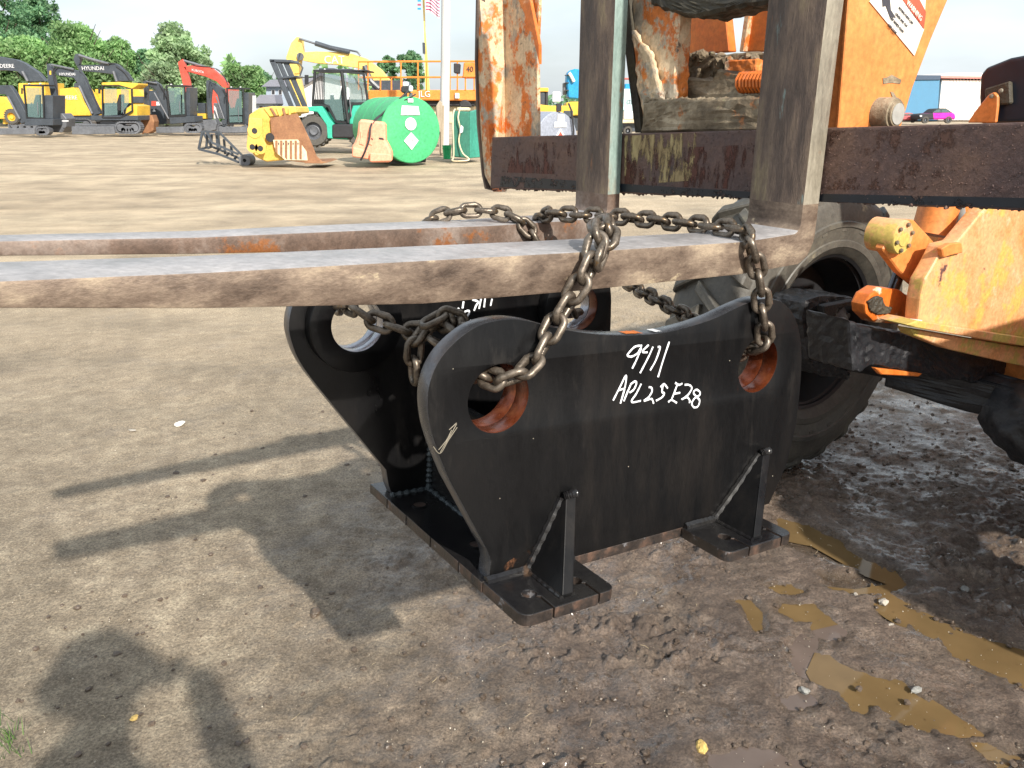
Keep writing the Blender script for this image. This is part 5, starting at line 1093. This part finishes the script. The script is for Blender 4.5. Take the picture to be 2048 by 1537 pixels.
def house(label, Y, wall, roof, wins, wm, rm):
    c = wall[0]; h = thing('house', label, 'house', (at(c[0],225,Y).x, Y, 0)); px = Px(h, Y); px.poly('wall', wall, 8, wm, 0, .02); px.poly('roof', roof, 9, rm, -.5, .02)
    for (a, b_, c2, d) in wins:
        f = px.rect('window', a, b_, c2, d, .1, p_wht, -.08, 0); px.rect('pane', a+.7, b_+.7, c2-.7, d-.7, .02, p_seat, -.1, 0, parent=f)
    return h
p_hs = paint('siding_blue_grey', (.33,.40,.48), .7, .06); p_rf = paint('roof_slate', (.22,.23,.28), .8, .1)
house('blue-grey house with slate roof behind the digger bucket', 78, [(532,172),(600,172),(600,232),(532,232)], [(522,174),(540,160),(600,158),(608,174)], [(543,180,550,190),(557,180,564,190)], p_hs, p_rf)
house('low grey-roofed house wing left of the blue-grey house', 76, [(508,206),(545,206),(545,232),(508,232)], [(500,208),(520,190),(548,190),(552,208)], [(518,212,526,220)], p_hs, p_rf)
house('white gabled house seen between mast and forklift cab', 74, [(596,172),(640,150),(700,165),(700,235),(596,235)], [(588,176),(640,146),(712,164),(708,168),(640,152),(592,180)], [(660,190,668,200)], p_wht, p_rf)
# -------- cars by the warehouse
def car(label, Y, x0, x1, ytop, ybot, body, hoodm, grp):
    c = thing('parked_car', label, 'car', (at((x0+x1)/2,ybot,Y).x, Y, 0), grp); px = Px(c, Y); L = x1-x0; hgt = ybot-ytop
    f = lambda q, z: (x0+q*L, ybot-z*hgt)
    px.poly('body', [f(0,.2),f(.0,.5),f(.06,.58),f(.30,.66),f(.95,.70),f(1,.55),f(1,.22)], 1.8, body, 0, .12)
    if hoodm: px.poly('bonnet', [f(-.01,.2),f(-.01,.52),f(.06,.60),f(.40,.68),f(.42,.22)], 1.84, hoodm, -.02, .10)
    g = px.poly('cabin', [f(.28,.64),f(.44,.96),f(.74,1.0),f(.93,.68)], 1.5, hoodm or body, .15, .10); px.poly('side_window', [f(.36,.70),f(.47,.90),f(.58,.92),f(.58,.70)], .02, m_gl, .12, 0, g); px.poly('side_window', [f(.60,.70),f(.60,.92),f(.73,.94),f(.86,.70)], .02, m_gl, .12, 0, g)
    for q in (.17, .80): px.wheel(*f(q,.2), hgt*.23, .25, -.03)
    px.rect('headlight', *f(.01,.52), *f(.07,.42), .05, p_wht, -.05, .01); return c
car('magenta car with black front end parked by the white warehouse', 78, 1839, 1912, 217, 246, paint('magenta', (.75,.03,.45), .3), p_seat, 'cars parked by the warehouse')
car('faded red car parked left of the magenta car', 80, 1782, 1838, 226, 245, paint('faded_red', (.60,.13,.14), .4), None, 'cars parked by the warehouse')
# -------- trees
def leafmat(name, a, b_):
    m, t, b = _nodes(name); g = N(t, 'ShaderNodeNewGeometry'); r = ramp(t, g.outputs['Random Per Island'], [(0, a), (1, b_)]); tcx = N(t, 'ShaderNodeTexCoord'); n = N(t, 'ShaderNodeTexNoise'); n.inputs['Scale'].default_value = .35; n.inputs['Detail'].default_value = 3
    t.links.new(tcx.outputs['Object'], n.inputs['Vector']); r2 = ramp(t, n.outputs['Fac'], [(.35, g3(.55)), (.65, g3(1.35))]); x = N(t, 'ShaderNodeMix', data_type='RGBA', blend_type='MULTIPLY'); x.inputs[0].default_value = 1
    t.links.new(r.outputs[0], x.inputs[6]); t.links.new(r2.outputs[0], x.inputs[7]); t.links.new(x.outputs[2], b.inputs['Base Color']); b.inputs['Roughness'].default_value = .6
    tr_ = N(t, 'ShaderNodeBsdfTranslucent'); t.links.new(x.outputs[2], tr_.inputs[0]); ms = N(t, 'ShaderNodeMixShader'); ms.inputs[0].default_value = .45
    out = t.nodes['Material Output']; t.links.new(b.outputs[0], ms.inputs[1]); t.links.new(tr_.outputs[0], ms.inputs[2]); t.links.new(ms.outputs[0], out.inputs[0]); return m
m_l1 = leafmat('leaves_mid_green', (.17,.34,.12), (.34,.52,.22)); m_l2 = leafmat('leaves_dark_green', (.10,.25,.13), (.22,.38,.19)); m_l3 = leafmat('leaves_willow', (.26,.40,.21), (.42,.56,.32)); m_bark = paint('bark', (.10,.08,.06), .9)
def tree(label, u, top, Y, wpx, mat, n=90, per=46, leaf=.34, lowf=.12, asp=1, grp='trees beyond the yard'):
    base = at(u, 225, Y); base.z = 0; H_ = at(u, top, Y).z; Wd = (at(u+wpx/2, 200, Y)-at(u-wpx/2, 200, Y)).length/2
    r = thing('tree', label, 'tree', base, grp); rg = np.random.default_rng(int(u*7+top))
    rt = random.Random(int(u*3+top))
    tk_ = MB(); tk_.tube([base, base+Vector((.1,0,H_*.3)), base+Vector((.3,.1,H_*.55)), base+Vector((.2,0,H_*.85))], [H_*.028, H_*.022, H_*.014, .04], 8); tk_.build('trunk', m_bark, r, smooth=True)
    lb = MB()
    for i in range(9):
        q = rt.random()*6.28; z0 = H_*(.25+.055*i); d_ = Vector((math.cos(q), math.sin(q), .7)); lb.tube([base+Vector((.15,0,z0)), base+Vector((.15,0,z0))+d_*Wd*.4, base+Vector((0,0,z0))+d_*Wd*.75+Vector((0,0,.4))], [H_*.01, H_*.006, .02], 5)
    lb.build('limbs', m_bark, r)
    # clump centres on and in an uneven crown
    th = rg.uniform(0, 2*np.pi, n); zz_ = rg.uniform(lowf, .97, n); prof = np.sin(np.pi*np.clip((zz_-lowf*.6)/(1.02-lowf*.6), 0, 1))**.55
    rad = Wd*prof*np.sqrt(rg.uniform(.12, 1.0, n))*(.78+.34*np.sin(th*2.3+zz_*5+u)); cen = np.stack([np.cos(th)*rad, np.sin(th)*rad*.8, zz_*H_*(1-.06*rg.random(n))], 1)
    cr_ = Wd*.24*rg.uniform(.6, 1.25, n)
    d_ = rg.normal(size=(n, per, 3)); d_ /= np.linalg.norm(d_, axis=2, keepdims=True); rr = rg.uniform(.35, 1.0, (n, per, 1))**.6
    c_ = (cen[:, None, :] + d_*rr*cr_[:, None, None]*np.array([1, 1, .75])).reshape(-1, 3); m_ = len(c_)
    a = rg.normal(size=(m_, 3)); a /= np.linalg.norm(a, axis=1, keepdims=True); b2 = np.cross(a, rg.normal(size=(m_, 3))); b2 /= np.linalg.norm(b2, axis=1, keepdims=True)
    s_ = leaf*rg.uniform(.5, 1.2, (m_, 1)); v = np.stack([c_-a*s_, c_+b2*s_*.5, c_+a*s_, c_-b2*s_*.5], 1).reshape(-1, 3)
    me = bpy.data.meshes.new('crown'); me.vertices.add(len(v)); me.vertices.foreach_set('co', v.ravel()); me.loops.add(len(v)); me.loops.foreach_set('vertex_index', np.arange(len(v), dtype=np.int32)); me.polygons.add(m_); me.polygons.foreach_set('loop_start', np.arange(0, len(v), 4, dtype=np.int32)); me.polygons.foreach_set('loop_total', np.full(m_, 4, np.int32)); me.update(calc_edges=True)
    me.materials.append(mat); o = bpy.data.objects.new('crown', me); COL.objects.link(o); o.parent = r
TR_ = [('tall dark tree at the left picture edge', 15, -40, 78, 170, m_l2, 150), ('tall dark tree just right of the leftmost one, top reaching out of the picture', 104, -20, 82, 135, m_l2, 120), ('mid green tree behind the large dark boom at far left', 60, 75, 72, 170, m_l1, 150),
 ('broad mid green tree behind the yellow-roofed excavator', 175, 48, 75, 175, m_l1, 150), ('mid green tree over the tall dark boom', 245, 70, 78, 130, m_l1, 120), ('small mid green tree left of the willow', 300, 98, 80, 100, m_l2, 90), ('tall pale willow-like tree standing clear against the sky', 368, 42, 74, 118, m_l3, 130), ('low pale tree at the willow\'s foot', 330, 125, 70, 110, m_l3, 90),
 ('low rounded tree behind the red excavator', 420, 150, 76, 90, m_l1, 70), ('round tree between the red excavator and the blue-grey house', 492, 126, 82, 100, m_l1, 90), ('small tree left of the blue-grey house', 530, 140, 95, 70, m_l2, 60),
 ('small rounded tree seen through the left of the lift railing', 780, 108, 110, 48, m_l2, 70), ('small rounded tree seen through the lift railing beside the mast', 825, 102, 108, 62, m_l2, 80), ('tiny far tree above the warehouse roof', 1935, 147, 160, 30, m_l2, 40)]
for (lab, u, top, Y, w_, mt, n_) in TR_: tree(lab, u, top, Y, w_, mt, int(n_*1.25), 120 if Y < 90 else 70, .20 if Y < 90 else .30)
hd = MB(); rh = random.Random(3)
for i in range(5200):
    u = rh.uniform(-400, 760); Y = rh.uniform(84, 96); z = rh.random()**1.3*(4.6+1.2*math.sin(u*.03)+.8*math.sin(u*.11)); x = at(u, 220, Y).x; s_ = .5
    a = Vector((rh.gauss(0,1), rh.gauss(0,1), rh.gauss(0,1))).normalized()*s_; b2 = a.orthogonal().normalized()*s_*.6; c = Vector((x, Y, z)); hd.add([c-a, c+b2, c+a, c-b2], [(0,1,2,3)])
o = hd.build('hedgerow', m_l1); o['kind'] = 'stuff'; tag(o, 'continuous band of green brush behind the excavator row', 'hedge')
hd = MB()
for i in range(5000):
    x = rh.uniform(-260, 330); Y = rh.uniform(330, 350); z = rh.random()**1.3*(3.2+1.8*math.sin(x*.05)+1.2*math.sin(x*.021+1)); s_ = 1.3
    a = Vector((rh.gauss(0,1), rh.gauss(0,1), rh.gauss(0,1))).normalized()*s_; b2 = a.orthogonal().normalized()*s_*.7; c = Vector((x, Y, z)); hd.add([c-a, c+b2, c+a, c-b2], [(0,1,2,3)])
o = hd.build('far_woodland', m_l2); o['kind'] = 'stuff'; tag(o, 'low far line of woodland along the horizon', 'woods')

# ================================================================== STONES, CLODS, STRAW
clod = MB(); rs = random.Random(11)
def gz(x, y):
    a, w_ = ground_z(np.array([x]), np.array([y])); return float(a[0])
cx_ = []; 
while len(cx_) < 5200:
    x = rs.uniform(-1.6, 2.4); y = 1.2+3.2*rs.random()**1.6
    dens = min(1, max(.13, (x+.55)/1.0))*(1 if y < 2.4 else .45)
    if rs.random() < dens: cx_.append((x, y))
XA = np.array(cx_); ZA, _w = ground_z(XA[:,0], XA[:,1])
PA = np.full(len(cx_), 9.)
for _k, poly in PUD: PA = np.minimum(PA, sdist(XA[:,0], XA[:,1], poly))
for (x, y), z, pd_ in zip(cx_, ZA, PA):
  if pd_ > .012 or rs.random() < .06: blob(clod, Vector((x, y, z*.6+.001)), rs.choice((.0015,.002,.0025,.003,.004,.0055,.0075,.011)) * (1 if y < 3 else 1.4), 6, (1,1,.65))
m_clod = worn('wet_clods', [(.3,(.055,.040,.029)),(.6,(.11,.08,.058)),(.8,(.2,.165,.13))], scale=9, rough=.5, bump=.4, fine=200, bd=.001)
o = clod.build('mud_clods', m_clod); o['kind'] = 'stuff'; tag(o, 'small wet clods and grit strewn over the near mud', 'gravel')
grit = MB()
GA_ = np.array([(rs.uniform(-2.2, 2.3), 1.2+3.5*rs.random()**1.6) for _ in range(5200)]); GZ_, _w = ground_z(GA_[:,0], GA_[:,1])
for (x, y), z in zip(GA_, GZ_): blob(grit, Vector((x, y, z*.8+.0015)), rs.choice((.0007,.0009,.0012,.0016,.0024)), 5)
o = grit.build('pale_grit', worn('pale_grit', [(.35,(.10,.08,.06)),(.5,(.30,.26,.20)),(.65,(.60,.55,.46))], scale=14, rough=.6, bump=0)); o['kind'] = 'stuff'; tag(o, 'scattered pale grit grains on the mud', 'gravel')
def stone(u, v, r, mat, label, sq=(1,.8,.7)):
    c = gr(u, v); mb = MB(); st_ = random.Random(int(u+v)); bm = bmesh.new(); bmesh.ops.create_icosphere(bm, subdivisions=3, radius=r)
    from mathutils import noise
    for vv in bm.verts: vv.co *= 1+.45*noise.noise(vv.co/r*1.1+Vector((u, v, 0)))+.15*noise.noise(vv.co/r*3); vv.co = Vector((vv.co.x*sq[0], vv.co.y*sq[1], vv.co.z*sq[2]))
    me = bpy.data.meshes.new('stone'); bm.to_mesh(me); bm.free(); me.materials.append(mat)
    o = bpy.data.objects.new('stone', me); COL.objects.link(o); o.location = (c.x, c.y, max(gz(c.x, c.y)*.6, -.004)+r*.3); o.rotation_euler = (0,0,u); tag(o, label, 'stone', 'loose stones on the mud'); return o
s_pale = worn('pale_stone', [(.3,(.28,.25,.21)),(.7,(.48,.44,.38))], scale=30, rough=.8, bump=.5, fine=200, bd=.002); s_wht = worn('chalky_stone', [(.3,(.62,.60,.54)),(.7,(.85,.83,.78))], scale=30, rough=.8, bump=.5, fine=200, bd=.002); s_grey = worn('grey_stone', [(.3,(.16,.16,.15)),(.7,(.32,.32,.30))], scale=30, rough=.6, bump=.5, fine=200, bd=.002); s_och = worn('ochre_stone', [(.3,(.45,.30,.08)),(.7,(.66,.48,.17))], scale=30, rough=.7, bump=.5, fine=200, bd=.002); s_brn = worn('mud_lump', [(.3,(.06,.045,.03)),(.7,(.15,.11,.08))], scale=40, rough=.5, bump=.8, fine=200, bd=.003)
stone(360,850,.026,s_wht,'crumbly white stone lying alone left of the bracket',(1.2,.9,.5)); stone(1766,1207,.017,s_pale,'pale stone at the edge of the upper ochre puddle, largest there'); stone(1711,1190,.008,s_pale,'small pale pebble just left of the stone by the upper puddle')
stone(1403,1496,.019,s_och,'yellow ochre stone at the bottom edge of the picture'); stone(1832,1384,.012,s_grey,'grey stone on the far rim of the large lower puddle',(1.5,.8,.6)); stone(1930,1180,.014,s_grey,'dark grey stone on the mud right of the upper puddle',(1.3,.9,.5)); stone(630,1228,.020,s_brn,'dark mud lump on the shadow edge left of the bracket foot'); stone(268,1438,.011,s_och,'small orange clay lump inside the photographer\'s shadow',(1,1,.4)); stone(1782,1253,.008,s_pale,'small pale pebble right of the grey puddles',(1.3,.8,.5)); stone(265,862,.016,s_pale,'flat buff stone among the tread scraps left of the white one',(.8,1.3,.3)); stone(1608,1382,.013,s_grey,'dark wet stone left of the lower puddle',(1.2,.8,.8))
straw = MB()
for _ in range(170):
    x = rs.uniform(-2.2, 2.0); y = 1.2+3.3*rs.random(); q = rs.uniform(0, 3.14); L_ = rs.uniform(.006,.032); z = gz(x, y)+.003; d_ = Vector((math.cos(q), math.sin(q), rs.uniform(-.1,.2)))*L_
    straw.tube([Vector((x,y,z)), Vector((x,y,z+.002))+d_*.5+Vector((d_.y,-d_.x,0))*.1, Vector((x,y,z))+d_], rs.uniform(.0004,.0009), 4)
o = straw.build('straw_bits', paint('straw', (.42,.34,.22), .8)); o['kind'] = 'stuff'; tag(o, 'scattered dry straw and twig scraps on the ground', 'straw')
gl_ = MB()
for _ in range(46):
    c = gr(rs.gauss(22,16), rs.gauss(1470,22)); q = rs.uniform(0,6.3); L_ = rs.uniform(.02,.05); d_ = Vector((math.cos(q)*.6, math.sin(q)*.6, 1))*L_; w_ = Vector((math.sin(q),-math.cos(q),0))*.0012; gl_.add([c-w_, c+w_, c+d_*.6+w_*.7, c+d_, c+d_*.6-w_*.7], [(0,1,2,3,4)])
o = gl_.build('grass_tuft', leafmat('grass', (.05,.14,.03),(.16,.28,.06))); tag(o, 'small green grass tuft in the lower left corner', 'grass')

# ================================================================== PHOTOGRAPHER (stands behind the camera, throws the shadow at lower left)
def skin(name, verts, edges, radii, mat, parent, root=0, lv=2):
    me = bpy.data.meshes.new(name); off = parent.location if parent else Vector((0,0,0)); me.from_pydata([tuple(Vector(v)-off) for v in verts], edges, []); me.update()
    o = bpy.data.objects.new(name, me); COL.objects.link(o); md = o.modifiers.new('skin', 'SKIN'); sv = me.skin_vertices
    if not sv: 
        bm = bmesh.new(); bm.from_mesh(me); bm.verts.layers.skin.verify(); bm.to_mesh(me); bm.free(); sv = me.skin_vertices
    for i, r in enumerate(radii): sv[0].data[i].radius = (r, r) if not isinstance(r, tuple) else r
    for i in range(len(radii)): sv[0].data[i].use_root = (i == root)
    ss = o.modifiers.new('sub', 'SUBSURF'); ss.levels = ss.render_levels = lv
    o.parent = parent; me.materials.append(mat); return o
ph = thing('person', 'standing photographer in dark work clothes holding up a phone, seen only as a shadow', 'person', (.05,-.42,0))
V = [(.05,-.42,.98),(.05,-.42,1.18),(.05,-.42,1.38),(.05,-.40,1.50),(.05,-.36,1.60),   # pelvis, belly, chest, neck base, neck
     (.24,-.42,1.48),(.33,-.24,1.22),(.165,-.03,1.625),                                 # right shoulder, elbow, wrist
     (-.14,-.42,1.48),(-.26,-.28,1.34),(-.10,-.08,1.50),                              # left
     (.15,-.42,.90),(.18,-.38,.50),(.18,-.44,.09),(.19,-.30,.05),
     (-.05,-.42,.90),(-.10,-.40,.50),(-.11,-.46,.09),(-.12,-.32,.05), (.04,-.30,1.72), (.04,-.28,1.80)]
Ed = [(0,1),(1,2),(2,3),(3,4),(3,5),(5,6),(6,7),(3,8),(8,9),(9,10),(0,11),(11,12),(12,13),(13,14),(0,15),(15,16),(16,17),(17,18),(4,19),(19,20)]
Rd = [(.17,.12),(.16,.12),(.19,.13),(.10,.09),(.058,.058),.085,.072,.048,.085,.070,.045,.10,.065,.045,.045,.10,.065,.045,.045,(.082,.10),(.080,.10)]
V = [(x+.03, y-.02, z) for x, y, z in V]
body = skin('body', V, Ed, Rd, paint('dark_workwear', (.05,.055,.07), .8), ph)
sk = paint('skin', (.52,.32,.22), .5)
for sgn, wx, wy, wz, px_ in ((1, .165,-.03,1.625,.078), (-1, -.10,-.08,1.50,-.078)):
    pc_ = Vector((px_+sgn*.018, -.045, 1.575)); V2 = [(wx,wy,wz), tuple(pc_)]; E2 = [(0,1)]; R2 = [.030,.030]
    for k_ in range(4):
        b0_ = pc_+Vector((0, .008, .026-.018*k_)); L_ = (.030,.034,.032,.026)[k_]
        V2 += [tuple(b0_), tuple(b0_+Vector((-sgn*L_*.35, .022 if False else .012, .004))), tuple(b0_+Vector((-sgn*L_, .006, .002)))]; i0 = len(V2)-3; E2 += [(1,i0),(i0,i0+1),(i0+1,i0+2)]; R2 += [.0105,.009,.0075]
    V2 += [tuple(pc_+Vector((-sgn*.02,-.02,-.006))), tuple(pc_+Vector((-sgn*.045,-.022,.010)))]; E2 += [(1,len(V2)-2),(len(V2)-2,len(V2)-1)]; R2 += [.012,.009]
    skin('hand', V2, E2, R2, sk, ph, 0, 1)
hm = MB(); hm.lathe(Vector((.04,-.30,1.80)), ZX, [(.17,-.035),(.172,-.025),(.125,-.015),(.122,.03),(.108,.08),(.06,.115),(.001,.125)], 24, closed=False); hm.prism([Vector((-.04,-.22,1.80)), Vector((.12,-.22,1.80)), Vector((.10,-.13,1.785)), Vector((-.02,-.13,1.785))], (0,0,.006)); hm.build('cap', paint('cap_cloth', (.06,.06,.08), .8), ph, smooth=True)
pn = thing('phone', 'phone held up by the photographer at the viewpoint', 'phone', (0,-.03,1.585)); MB().box((0,-.030,1.585), (.155,.009,.075)).build('phone_body', p_seat, pn, bevel=.004, seg=2); MB().box((0,-.036,1.585), (.148,.002,.069)).build('screen', m_gl, pn); MB().lathe((0,-.0255,1.6), (0,1,0), [(.001,.002),(.007,.002),(.008,0)], 16, closed=False).build('lens', p_blk, pn)
